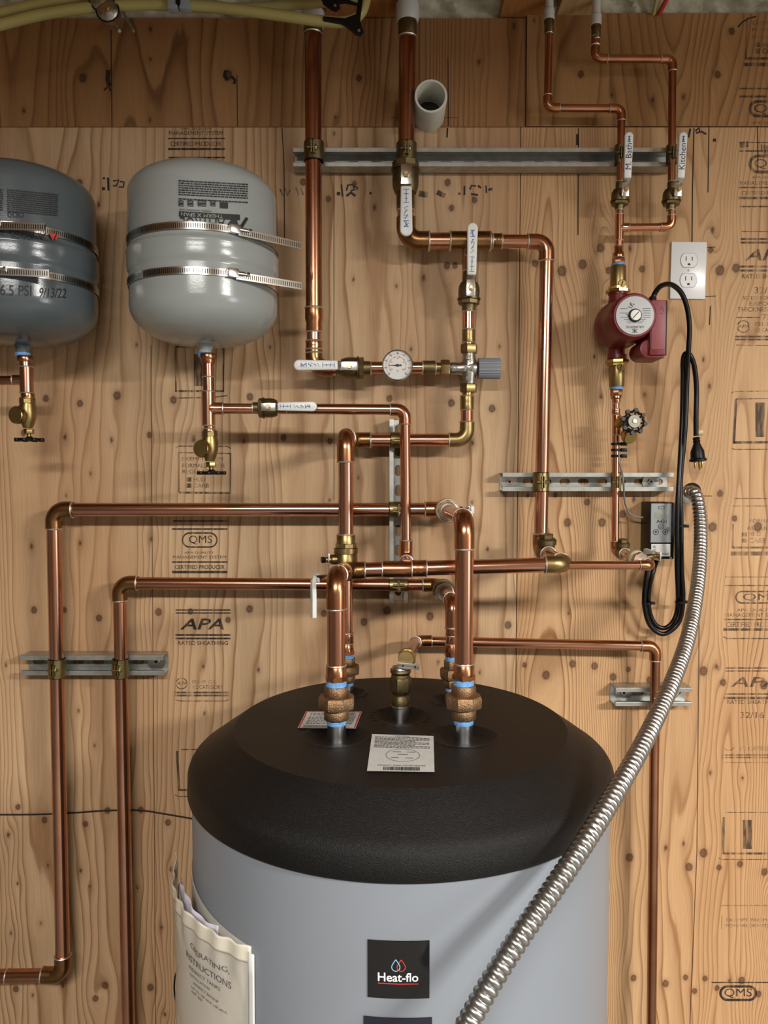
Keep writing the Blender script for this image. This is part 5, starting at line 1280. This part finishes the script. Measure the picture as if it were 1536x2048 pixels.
strap('upper slotted steel strap round the dark grey tank', ax2, R2, at(45, 449, YX - R2).z, 1, .10, -.002)
strap('lower slotted steel strap round the dark grey tank', ax2, R2, at(45, 540, YX - R2).z, 4, .095, -.002)

def drain_valve(label, x, y, dx):
    """boiler drain under a tank: body, round cap facing the room, hex bonnet, black wheel handle seen edge on"""
    P = lambda px, py, dY=0: at(x + px, y + py, YT + dY); q = sz(1, y, YT); c = P(0, 0)
    t = thing('drain_valve', label, 'valve', c)
    MB().lathe(P(8, 42), Z1, [(9 * q, 0), (13 * q, 10 * q), (16 * q, 20 * q), (17 * q, 40 * q), (14 * q, 50 * q), (15 * q, 60 * q)], 24).build('body', 'brass', t)
    nut(MB(), P(7, -6), Z1, 16 * q, 10 * q, 8).build('inlet_nut', 'brass', t); MB().lathe(P(7, -14), Z1, [(12.5 * q, 0), (12.5 * q, 4 * q)], 20).build('thread_tape', 'tape_blue', t)
    od = V((-.35, -1, 0)).normalized()
    MB().lathe(P(6, 18), od, [(12 * q, 0), (13 * q, 22 * q)], 24).build('outlet', 'brass', t)
    MB().lathe(P(6, 18) + od * 20 * q, od, [(17 * q, 0), (17.5 * q, 2 * q), (17.5 * q, 9 * q), (16 * q, 11 * q)], 30).build('cap', 'brass_bright', t)
    nut(MB(), P(10, 54), Z1, 10 * q, 10 * q).build('bonnet_nut', 'brass_bright', t)
    MB().lathe(P(10, 66), Z1, [(4 * q, 0), (4 * q, 14 * q)], 12).build('stem', 'brass', t)
    hc = P(11, 64); w_ = MB().lathe(hc - Z1 * 4 * q, Z1, [(6 * q, 0), (9 * q, 4 * q), (5 * q, 9 * q)], 20)
    for k in range(8):
        a = 2 * math.pi * k / 8; p = hc + V((math.cos(a), math.sin(a), -.08)) * 24 * q
        w_.tube([hc, p], 2.2 * q, 8); w_.lathe(p - Z1 * 3.4 * q, Z1, [(5.0 * q, 0), (5.6 * q, 1.5 * q), (5.6 * q, 5.5 * q), (4.6 * q, 7 * q)], 10)
    w_.torus(hc - Z1 * 1.5 * q, Z1, 23 * q, 3.0 * q, 32, 8); w_.build('wheel_handle', 'black_plastic', t)
    return t
drain_valve('brass drain valve with black wheel under the light grey tank', 412, 880, 0)
drain_valve('brass drain valve with black wheel under the dark grey tank', 48, 814, 0)

# drain valve with handwheel facing the room, below the pump
q = S(1, 850, YK); c = K(1246, 856)
t = thing('drain_valve', 'small drain valve with black round handwheel facing out below the red pump', 'valve', c)
od = V((.30, -1, .32)).normalized()
MB().lathe(K(1233, 850), od, [(8 * q, 0), (10 * q, 14 * q), (9 * q, 26 * q), (6 * q, 40 * q)], 20).build('body', 'brass', t)
hc = at(1268, 843, YK - .045); nrm = V((.12, -1, .1)).normalized(); s, t2 = perp(nrm)
w_ = MB()
for k in range(8):
    a = 2 * math.pi * k / 8 + .2; p = hc + (s * math.cos(a) + t2 * math.sin(a)) * 23 * q
    w_.tube([hc + (s * math.cos(a) + t2 * math.sin(a)) * 10 * q, p], 2.1 * q, 8); w_.tube([p - nrm * 3 * q, p + nrm * 3 * q], 4.0 * q, 12)
N = 64; w_.tube([hc + (s * math.cos(2 * math.pi * k / N) + t2 * math.sin(2 * math.pi * k / N)) * (20.5 + 1.8 * math.cos(8 * (2 * math.pi * k / N - .2))) * q for k in range(N)], 2.6 * q, 8, closed=True)
w_.torus(hc, nrm, 11.5 * q, 2.2 * q, 28, 8); w_.build('handwheel', 'black_plastic', t)
MB().lathe(hc - nrm * 1.5 * q, nrm, [(12.5 * q, 0), (12.5 * q, 4 * q)], 24).build('wheel_plate', 'brushed', t)
nut(MB(), hc + nrm * 1.5 * q, nrm, 4.6 * q, 3 * q).build('wheel_nut', 'brass', t)
MB().lathe(hc - nrm * 30 * q, nrm, [(5 * q, 0), (4 * q, 30 * q)], 14).build('stem', 'brass', t)
od2 = V((.35, -1, -.55)).normalized(); p = at(1250, 866, YK - .012)
MB().lathe(p, od2, [(10 * q, 0), (10 * q, 12 * q)], 20).build('outlet', 'brass', t)
MB().lathe(p + od2 * 10 * q, od2, [(14.5 * q, 0), (15 * q, 2 * q), (15 * q, 10 * q), (13.5 * q, 12 * q)], 28).build('cap', 'brass_bright', t)

# ================================================================== CIRCULATOR PUMP
q = S(1, 650, YK); c = K(1235, 650)
t = thing('circulator_pump', 'maroon circulator pump with silver round nameplate in front of the right wall', 'pump', c)
MB().lathe(K(1233, 716), Z1, [(16 * q, 0), (16 * q, 22 * q), (20 * q, 36 * q), (20 * q, 100 * q), (17 * q, 116 * q), (16 * q, 134 * q)], 28).build('pipe_body', 'maroon', t)
for yy in (716, 582):
    MB().lathe(K(1234 if yy > 650 else 1236, yy + (2 if yy > 650 else 8)), Z1, [(19 * q, 0), (19 * q, 8 * q)], 28).build('pump_flange', 'maroon', t)
mc = K(1236, 652); ax_ = V((0, -1, 0))
MB().lathe(mc + Y1 * .03, ax_, [(30 * q, 0), (44 * q, .012), (48 * q, .03), (48 * q, .052), (45 * q, .06), (44.5 * q, .075), (44 * q, .11), (42.5 * q, .131), (39 * q, .1355)], 48).build('volute', 'maroon', t)
fcY = mc + ax_ * .1056
MB().lathe(fcY, ax_, [(35.5 * q, 0), (35.5 * q, .0014)], 48).build('nameplate', 'plate_silver', t)
pc = fcY + ax_ * .0014
sc_ = MB().lathe(pc, ax_, [(10.5 * q, 0), (10.5 * q, .004), (9.5 * q, .0055)], 28).build('vent_plug', 'chrome', t)
fr = Fr(pc + ax_ * .0056, V((.7, 0, .75)), OUT); MB().box(fr, -8.5 * q, 8.5 * q, -.7 * q, .7 * q, 0, .0003).build('plug_slot', 'slot_dark', sc_)
MB().torus(pc + ax_ * .001, ax_, 11.6 * q, 1.0 * q, 28, 6).build('plug_seal', 'slot_dark', t)
mb = MB(); f = lambda u, v: pc + X1 * u * q + Z1 * v * q + ax_ * .0004
text_fit(mb, 'GRUNDFOS', lambda u, v: f(17 - 33 * u, -19 - 4.5 * v), .015)
for s_ in ([(-5, -25), (5, -32)], [(-5, -32), (5, -25)], [(0, -24), (0, -33)]): ribbon(mb, s_, 1.5, fn=f)
for s_ in ([(-10, 22), (-4, 16)], [(-13, 16), (-6, 14)], [(-8, 24), (-8, 18)], [(-5, 21), (-1, 20)]): ribbon(mb, s_, 1.6, fn=f)
ribbon(mb, [(-17, 3), (-13, 0), (-14, -4)], 1.2, fn=f)
for k in range(5):
    for x0, x1_ in ((-28, -14), (14, 29)):
        if k % 2 == 0 or x0 > 0: mb.add([f(x0, 12 - k * 4), f(x1_, 12 - k * 4), f(x1_, 12.9 - k * 4), f(x0, 12.9 - k * 4)], [(0, 1, 2, 3)])
for k in range(3): mb.add([f(-20 + k * 3, -8 - k * 3), f(20 - k * 3, -8 - k * 3), f(20 - k * 3, -7 - k * 3), f(-20 + k * 3, -7 - k * 3)], [(0, 1, 2, 3)])
mb.build('nameplate_print', 'print_grey', t, smooth=False)
# terminal box on the right side of the motor
def PB(x, y, Y): return at(x, y, Y)
bf = Fr(PB(1317, 655, -.155), Z1, OUT)
wv, hv = S(17, 655, -.155), S(55, 655, -.155)
MB().box(bf, -hv, hv, -wv, wv * .92, -.085, 0).build('terminal_box', 'maroon', t, bevel=.003)
MB().box(bf, -hv * .80, hv * .97, -wv * .85, wv * .75, -.001, .0015).build('box_cover', 'maroon_face', t, bevel=.0006)
MB().box(bf, -hv * .99, hv * .99, wv * .92, wv * 1.05, -.080, -.002).build('box_gasket', 'black_plastic', t, bevel=.0006)
fo = Fr(PB(1317, 696, -.155), Z1, OUT); rr_ = S(19, 696, -.155); sgf = 1 if fo.s.x > 0 else -1
MB().prism(fo, [(rr_ * math.sin(a), sgf * (-S(16, 696, -.155) - rr_ * math.cos(a))) for a in np.linspace(-math.pi / 2, math.pi / 2, 14)] + [(rr_, sgf * wv * .9), (-rr_, sgf * wv * .9)], -.075, -.006).build('box_foot', 'maroon', t, bevel=.003)
MB().box(Fr(PB(1295, 640, -.12), Z1, OUT), -S(38, 640, -.12), S(34, 640, -.12), -.012, .012, -.03, .012).build('box_neck', 'maroon', t, bevel=.003)
MB().lathe(PB(1305, 606, -.14), Z1, [(.0075, 0), (.0075, .008), (.006, .012)], 16).build('cord_grommet', 'black_plastic', t)
mb = MB()
for s_ in ([(1321, 620), (1325, 610), (1328, 622)], [(1322, 626), (1327, 626)]): ribbon(mb, s_, 1.2, -.1578)
mb.build('pencil_mark', 'print_grey', t, smooth=False)
# brass isolation flanges above and below
def pump_flange(label, x, yn, up):
    d = Z1 if up else -Z1; c = K(x, yn); t = thing('isolation_flange', label, 'valve', c)
    nut(MB(), c, d, 24 * q, 7 * q, 8, .2).build('union_ring', 'brass_bright', t); nut(MB(), c + d * 6 * q, d, 19 * q, 7 * q, 6, .4).build('hex', 'brass_bright', t)
    MB().lathe(c + d * 12 * q, d, [(15 * q, 0), (15.5 * q, 8 * q), (15 * q, 40 * q), (13.5 * q, 43 * q)], 26).build('body', 'brass', t)
    p = c + d * 16 * q + OUT * 15 * q + X1 * 3 * q
    s_ = MB().lathe(p + Y1 * 3 * q, OUT, [(8 * q, 0), (8 * q, 4 * q), (7 * q, 5 * q)], 22).build('screw_stop', 'brass_bright', t)
    MB().box(Fr(p + OUT * 2 * q, V((.3, 0, 1)), OUT), -5.5 * q, 5.5 * q, -.9 * q, .9 * q, 0, .0004).build('screw_slot', 'slot_dark', s_)
    MB().lathe(c + d * 54 * q, d, [(14 * q, 0), (13 * q, 5 * q)], 22).build('thread_tape', 'tape_blue', t)
pump_flange('brass isolation flange on top of the red pump', 1236, 587, True)
pump_flange('brass isolation flange under the red pump', 1234, 720, False)
# zip ties holding the sensor on the pipe
for k, yy in enumerate((888, 900, 912)):
    c = K(1232, yy); nm = ('topmost', 'middle', 'lowest')[k]
    t = thing('cable_tie', f'{nm} of three black cable ties on the thin pipe below the drain valve', 'cable tie', c)
    MB().lathe(c - Z1 * 2.6 * q, Z1, [(rk * 1.02, 0), (rk * 1.3, .0003), (rk * 1.3, 5 * q), (rk * 1.02, 5.2 * q)], 24).build('band', 'black_plastic', t)
    MB().box(Fr(c + X1 * rk * 1.3 + OUT * .003, X1, OUT), -.001, .011, -.0038, .0038, -.002, .005).build('head', 'black_plastic', t, bevel=.0006)
wirething('sensor_lead', 'thin grey sensor lead curving from the tied pipe to the controller box', 'wire', [at(1238, 905, -.068), at(1238, 922, -.068), at(1243, 940, -.075), at(1247, 965, -.085), at(1249, 1000, -.06), at(1256, 1022, -.04), at(1268, 1032, -.04), at(1286, 1035, -.04)], .0019, 'grey_wire')

# ================================================================== OUTLET
pl = [at(1342, 485, 0), at(1412, 486, 0), at(1409, 600, 0), at(1338, 597, 0)]
cpl = sum(pl, V((0, 0, 0))) / 4; t = thing('wall_outlet', 'white duplex outlet plate on the plywood right of the pump', 'outlet', cpl)
upv = ((pl[0] + pl[1]) / 2 - (pl[2] + pl[3]) / 2).normalized(); fr = Fr(cpl, upv, OUT); hh = .0595; hw = .0375
MB().box(fr, -hh, hh, -hw, hw, 0.0002, .0055).build('cover_plate', 'outlet_white', t, bevel=.0028)
for s_ in (1, -1):
    poly = []; cu_ = s_ * .0205
    for a in np.linspace(0, 2 * math.pi, 36, endpoint=False):
        poly.append((cu_ + max(-.0142, min(.0142, .0182 * math.sin(a))), .0175 * math.cos(a)))
    MB().prism(fr, [(cu_ + (u - cu_) * 1.05, v * 1.05) for u, v in poly], .0054, .00572).build('receptacle_gap', 'print_grey', t, smooth=False)
    rc = MB().prism(fr, poly, .0054, .0066).build('receptacle', 'outlet_white', t, smooth=False)
    sg = 1 if fr.s.x > 0 else -1
    for dx, hl in ((-.0064, .0046), (.0064, .0038)): MB().box(fr, cu_ + .0035 - hl, cu_ + .0035 + hl, sg * dx - .0009, sg * dx + .0009, .0064, .00675).build('blade_slot', 'slot_dark', rc, smooth=False)
    MB().prism(fr, [(cu_ - .0085 + .0026 * math.sin(a) if math.sin(a) > 0 else cu_ - .0085 - .0016, .0030 * math.cos(a)) for a in np.linspace(0, 2 * math.pi, 16, endpoint=False)], .0064, .00675).build('ground_hole', 'slot_dark', rc, smooth=False)
s_ = MB().lathe(fr(0, 0, .005), fr.o, [(.0030, 0), (.0030, .001), (.0022, .0016)], 16).build('plate_screw', 'outlet_white', t)
MB().box(fr, -.0022, .0022, -.0003, .0003, .0064, .0067).build('screw_slot', 'print_grey', s_, smooth=False)

# ================================================================== CONTROLLER
YC = -0.060
c4 = [(1301, 1003), (1349, 1004), (1344, 1120), (1300, 1119)]
cf = at(1325, 1062, YC); t = thing('temperature_controller', 'black digital temperature controller with grey front and small display', 'controller', (cf.x, 0, cf.z))
hw = S(25, 1062, YC); hh = S(57, 1062, YC); fr = Fr(V((cf.x, -YC * 0, cf.z)), Z1, OUT)
MB().box(fr, -hh, hh, -hw, hw, .001, .058).build('case', 'black_plastic', t, bevel=.003)
sgn = 1 if fr.s.x > 0 else -1
def cfn(x, y, Y=-.0596): return at(x, y, Y)
def panel(name, m, x0, y0, x1, y1, w0, w1, par, bev=.0005):
    a, b = at(x0, y0, YC), at(x1, y1, YC); f = Fr(V(((a.x + b.x) / 2, 0, (a.z + b.z) / 2)), Z1, OUT); h_, w_ = abs(a.z - b.z) / 2, abs(a.x - b.x) / 2
    return MB().box(f, -h_, h_, -w_, w_, w0, w1).build(name, m, par, bevel=bev)
fp = panel('front_panel', 'panel_grey', 1303, 1007, 1342, 1085, .0578, .0592, t)
panel('display', 'lcd', 1309, 1025, 1335, 1037, .0590, .0597, fp); panel('logo_frame', 'print_grey', 1317, 1012, 1329, 1018, .0590, .0595, fp)
panel('rating_label', 'sticker_white', 1303, 1088, 1341, 1113, .0578, .0588, t)
mb = MB(); text_fit(mb, 'A421', lambda u, v: at(1313 + 20 * u, 1046 - 7 * v, -.0600), .03)
for x, y in ((1322, 1053), (1312, 1064), (1331, 1064)):
    ribbon(mb, [(x + 5.2 * math.cos(a), y + 5.2 * math.sin(a)) for a in np.linspace(0, 2 * math.pi, 24)], 1.0, -.0600)
mb.add([at(1309.5, 1062, -.06), at(1314.5, 1062, -.06), at(1312, 1067, -.06)], [(0, 1, 2)]); mb.add([at(1328.5, 1066, -.06), at(1333.5, 1066, -.06), at(1331, 1061, -.06)], [(0, 1, 2)])
text_fit(mb, 'SEL', lambda u, v: at(1319 + 6 * u, 1055 - 3.5 * v, -.06)); mb.build('button_print', 'print_black', fp, smooth=False)
mb = MB(); text_fit(mb, 'PENN', lambda u, v: at(1318.5 + 9 * u, 1017 - 3.6 * v, -.0599)); mb.build('logo_print', 'print_white', fp, smooth=False)
mb = MB(); text_fit(mb, 'CE', lambda u, v: at(1305 + 7 * u, 1104 - 5 * v, -.0594), .01); text_fit(mb, 'UL', lambda u, v: at(1306 + 6 * u, 1096 - 5 * v, -.0594))
blocks(mb, lambda x, y: at(x, y, -.0594), 1311, 1339, 1106, 1111, 2, .5, 2); mb.build('label_print', 'print_grey', t, smooth=False)
for x, y in ((1305, 1116), (1341, 1116)): MB().lathe(at(x, y, -.058), OUT, [(.0026, 0), (.0026, .0012)], 12).build('case_screw', 'steel', t)

# ================================================================== CORDS
rc_ = .0050
t = thing('power_cord', 'black power cord from the pump looping down below the controller and up to a plug', 'cord', at(1365, 900, -.06))
loopA = [at(1306, 602, -.14), at(1309, 588, -.14), at(1322, 572, -.13), at(1342, 569, -.115), at(1362, 585, -.10), at(1374, 615, -.09), at(1379, 655, -.085), at(1377, 700, -.08), at(1374, 760, -.07), at(1370, 860, -.07), at(1361, 960, -.072), at(1362, 1040, -.078), at(1363, 1130, -.072), at(1366, 1200, -.05), at(1357, 1245, -.045), at(1327, 1268, -.045), at(1300, 1250, -.045), at(1289, 1210, -.05), at(1291, 1165, -.06), at(1300, 1122, -.055), at(1312, 1112, -.03)]
MB().tube(smooth_path(loopA, 8), rc_, 14).build('cord_strand', 'cord_black', t)
loopB = [at(1316, 1116, -.03), at(1307, 1140, -.05), at(1298, 1180, -.05), at(1298, 1218, -.036), at(1310, 1248, -.034), at(1330, 1256, -.034), at(1348, 1240, -.036), at(1356, 1205, -.04), at(1354, 1130, -.078), at(1354, 1040, -.086), at(1358, 960, -.08), at(1364, 850, -.062), at(1366, 760, -.062), at(1366, 722, -.066), at(1371, 707, -.074), at(1381, 712, -.078), at(1389, 735, -.074), at(1393, 780, -.07), at(1392, 830, -.07), at(1392, 872, -.07)]
MB().tube(smooth_path(loopB, 8), rc_, 14).build('cord_strand', 'cord_black', t)
# plug
pa, pb = at(1392, 868, -.07), at(1397, 935, -.07); d = (pb - pa).normalized(); u_ = (pb - pa).length / 67
pg = MB().lathe(pa + d * 6 * u_, d, [(5 * u_, 0)] + [((7.5 if k % 2 else 6) * u_, k * 3 * u_) for k in range(1, 6)] + [(8 * u_, 17 * u_), (13 * u_, 28 * u_), (14 * u_, 42 * u_), (16.5 * u_, 44 * u_), (16.5 * u_, 48 * u_), (14 * u_, 49 * u_)], 24).build('plug', 'black_plastic', t)
fr = Fr(pa + d * 55 * u_, d, OUT)
for v_, L_ in ((-7, 13), (7, 13)): MB().box(fr, 0, L_ * u_, (v_ - .8) * u_, (v_ + .8) * u_, -3 * u_, 3 * u_).build('prong', 'brass_bright', pg, bevel=.0004)
MB().lathe(fr(0, 0, 6 * u_), d, [(2.4 * u_, 0), (2.4 * u_, 14 * u_), (1.2 * u_, 16 * u_)], 12).build('ground_pin', 'brass_bright', pg)
fr = Fr(at(1399, 866, -.072), X1, OUT); MB().box(fr, -.008, .007, -.005, .005, 0, .0006).build('cord_tag', 'brass_dull', t, bevel=.0002)
for lab, x, y, w_ in (('cable tie round the black cord right of the controller', 1360, 1052, 13), ('cable tie round the black cord beside the conduit, just above the loop', 1361, 1204, 15), ('cable tie round the left side of the black cord loop', 1293, 1206, 13)):
    Yt = -.082 if y < 1100 else -.045
    c = at(x, y, Yt); t = thing('cable_tie', lab, 'cable tie', c); fr = Fr(c, Z1, OUT); wq = S(w_, y, Yt) * .72
    n = 20; poly = [(wq * math.cos(a), .009 * math.sin(a)) for a in np.linspace(0, 2 * math.pi, n, endpoint=False)]
    fr2_ = Fr(c, X1, Z1); mb = MB(); mb.prism(fr2_, poly, -.0018, .0018); mb.build('band', 'black_plastic', t)
    MB().box(Fr(c + X1 * wq, X1, OUT), -.001, .008, -.003, .003, -.003, .003).build('head', 'black_plastic', t, bevel=.0008)
# ================================================================== FLEXIBLE CONDUIT
cp = [(1374, 984, -.002), (1388, 985, -.022), (1396, 1003, -.036), (1401, 1050, -.06), (1400, 1120, -.12), (1391, 1200, -.21), (1373, 1285, -.32), (1340, 1375, -.43), (1290, 1480, -.545), (1240, 1570, -.625), (1182, 1665, -.69), (1112, 1770, -.74), (1042, 1870, -.775), (985, 1960, -.795), (935, 2048, -.81), (890, 2135, -.82)]
P = smooth_path([at(*p) for p in cp], 60)
# resample evenly, ribs along the length
L = [0.0]
for a, b in zip(P[:-1], P[1:]): L.append(L[-1] + (b - a).length)
step = .00072; n = int(L[-1] / step); pts = []; rad = []; j = 0; pitch = .0093
for i in range(n):
    s_ = i * step
    while L[j + 1] < s_: j += 1
    f_ = (s_ - L[j]) / max(L[j + 1] - L[j], 1e-9); pts.append(P[j] * (1 - f_) + P[j + 1] * f_)
    ph = (s_ / pitch) % 1.0; rad.append(.0104 + .0030 * (abs(math.sin(math.pi * ph)) ** .6))
cond = thing('flexible_conduit', 'ribbed flexible steel conduit sweeping from the wall down across the black lid', 'conduit', pts[0])
MB().tube(pts, rad, 28).build('armour', 'conduit', cond, angle=60)
MB().lathe(at(1378, 990, 0), OUT, [(.019, -.002), (.019, .003), (.0145, .008)], 28).build('bushing', 'pvc', cond)
MB().lathe(at(1384, 984, -.0002), OUT, [(.020, 0), (.020, .0003)], 28).build('wall_hole', 'hole_dark', P_LR)

# ================================================================== PVC STUB
YE = -0.085
c = at(862, 192, YE); R = S(33, 192, YE)
t = thing('pipe_stub', 'open white plastic pipe end sticking out of the plywood near the top', 'pipe stub', (c.x, 0, c.z))
MB().lathe(V((c.x, .01, c.z)), OUT, [(R, 0), (R, .01 - YE - .002), (R * .98, .01 - YE), (R * .86, .01 - YE), (R * .85, .01 - YE - .002), (R * .85, 0)], 48, caps=False).build('tube', 'pvc', t)
MB().lathe(V((c.x, -.0008, c.z)), OUT, [(R * .85, 0), (R * .85, .0004)], 40).build('shade_disc', 'bore_shade', t)  # dark disc: the shade deep inside the tube, put into its colour

# ================================================================== YELLOW TUBING AND ITS HARDWARE
YP_ = -.17
def px(name, label, pts, r=.0098): 
    return wirething(name, label, 'tubing', [at(*p) for p in pts], r, 'pex_yellow', 16, 8)
px('yellow_tubing', 'yellow heating tube sweeping across the top left and bending up past the black bracket', [(-60, 68, YP_), (0, 50, YP_), (90, 28, YP_), (190, 14, YP_), (300, 9, YP_), (400, 12, YP_), (480, 20, YP_), (560, 31, YP_), (640, 42, YP_), (690, 44, YP_), (718, 30, YP_), (730, 5, YP_), (736, -40, YP_)])
px('yellow_tubing', 'yellow heating tube at the top left corner above its longer neighbour', [(-60, 40, -.16), (0, 26, -.16), (80, 8, -.16), (160, -6, -.16), (260, -20, -.16)])
px('yellow_tubing', 'yellow heating tube rising to the right behind the black bracket', [(230, 9, -.12), (330, 12, -.125), (420, 16, -.13), (520, 14, -.13), (640, 6, -.13), (720, -8, -.13), (780, -40, -.13)], .0085)
# bend supports
def bracket(label, pts, Y, th, boss):
    t = thing('bend_bracket', label, 'bracket', at(pts[0][0], pts[0][1], Y)); n = len(pts)
    mb = MB(); mb.add([at(x, y, Y) for x, y in pts] + [at(x, y, Y) + Y1 * th for x, y in pts], [tuple(range(n)), tuple(range(n, 2 * n))[::-1]] + [(i, (i + 1) % n, n + (i + 1) % n, n + i) for i in range(n)])
    b = mb.build('plate', 'black_plastic', t, smooth=False, bevel=.001)
    MB().lathe(at(boss[0], boss[1], Y), OUT, [(.003, 0), (.0025, .0012)], 12).build('rivet', 'steel', b)
bracket('black pointed bend bracket hanging off the yellow tube', [(646, 32), (690, 36), (712, 28), (718, -20), (728, -20), (720, 40), (727, 62), (722, 70), (712, 68), (692, 52), (682, 46), (646, 40)], YP_ - .013, .006, (718, 61))
bracket('black bend bracket cut by the top edge left of the pointed one', [(636, -20), (690, -20), (700, 0), (722, 8), (710, 8), (690, 4), (678, 6), (680, 14), (672, 21), (662, 18), (646, 6)], YP_ - .013, .006, (670, 11))
def tube_clip(label, x, y):
    c = at(x, y, YP_); t = thing('tube_clip', label, 'clip', c)
    MB().lathe(c + Y1 * .006, OUT, [(.021, 0), (.021, .014), (.017, .0185), (.008, .021)], 24).build('shell', 'nickel', t)
    MB().torus(c - Y1 * .008, OUT, .0208, .0016, 28, 6).build('rim', 'black_plastic', t); nut(MB(), c - Y1 * .014, OUT, .006, .004).build('screw', 'brass_bright', t)
tube_clip('upper round metal tube clip at the top edge left', 204, 3); tube_clip('lower round metal tube clip at top left with screw', 218, 25)
for lab, a, b in (('left of two metal nails poking out below the tube clips', (226, 40), (239, 62)), ('right of two metal nails poking out below the tube clips', (244, 22), (267, 62))):
    p, q_ = at(*a, -.0), at(*b, -.05); o = MB().tube([p, q_], .0032, 10).build('nail', 'nickel', None, origin=p); tag(o, lab, 'nail')
c = at(358, 6, YP_ - .012); t = thing('cable_clip', 'grey plastic clip on the yellow tube at the top edge', 'clip', c); fr = Fr(c, Z1, OUT)
for s_ in (-1, 1): MB().box(fr, -.013, .02, s_ * .002 if s_ > 0 else -.020, .020 if s_ > 0 else -.002, -.012, .006).build('jaw', 'grey_clip', t, bevel=.0015)
MB().box(fr, -.006, .004, -.004, .004, .0, .008).build('latch', 'black_plastic', t, bevel=.0005)
for lab, x0, y0, x1, y1, m in (('red wire rising along the foam at top right', 1317, 29, 1350, -40, 'red_wire'), ('yellow wire beside the red wire at top right', 1307, 29, 1318, -40, 'pex_yellow')):
    Yq = -.03 if m == 'red_wire' else -.025
    wirething('cable', lab, 'cable', [at(x0, y0, -.008), at((x0 + x1) / 2 + 2, (y0 + y1) / 2, Yq - .01), at(x1, y1, Yq - .03)], .0048 if m == 'red_wire' else .0036, m)
lay_pipes()
GROUPS = {'pipe_clamp': 'pipe clamps on the strut channels', 'strut_channel': 'strut channels screwed to the plywood', 'ball_valve': 'lever ball valves in the piping',
          'pipe_union': 'bronze unions on the heater lid', 'steel_strap': 'steel straps round the expansion tanks', 'expansion_tank': 'expansion tanks on the wall',
          'drain_valve': 'brass drain valves', 'check_valve': 'brass check valves', 'isolation_valve': 'isolation valves on the boiler pipes', 'isolation_flange': 'isolation flanges of the pump',
          'cable_tie': 'black cable ties', 'yellow_tubing': 'yellow heating tubes at the ceiling', 'tube_clip': 'metal tube clips', 'bend_bracket': 'black bend brackets', 'nail': 'metal nails by the tube clips'}
for o in bpy.data.objects:
    if o.parent is None and o.name.split('.')[0] in GROUPS: o['group'] = GROUPS[o.name.split('.')[0]]
for o in bpy.data.objects:
    if '_w' in o.keys(): del o['_w']
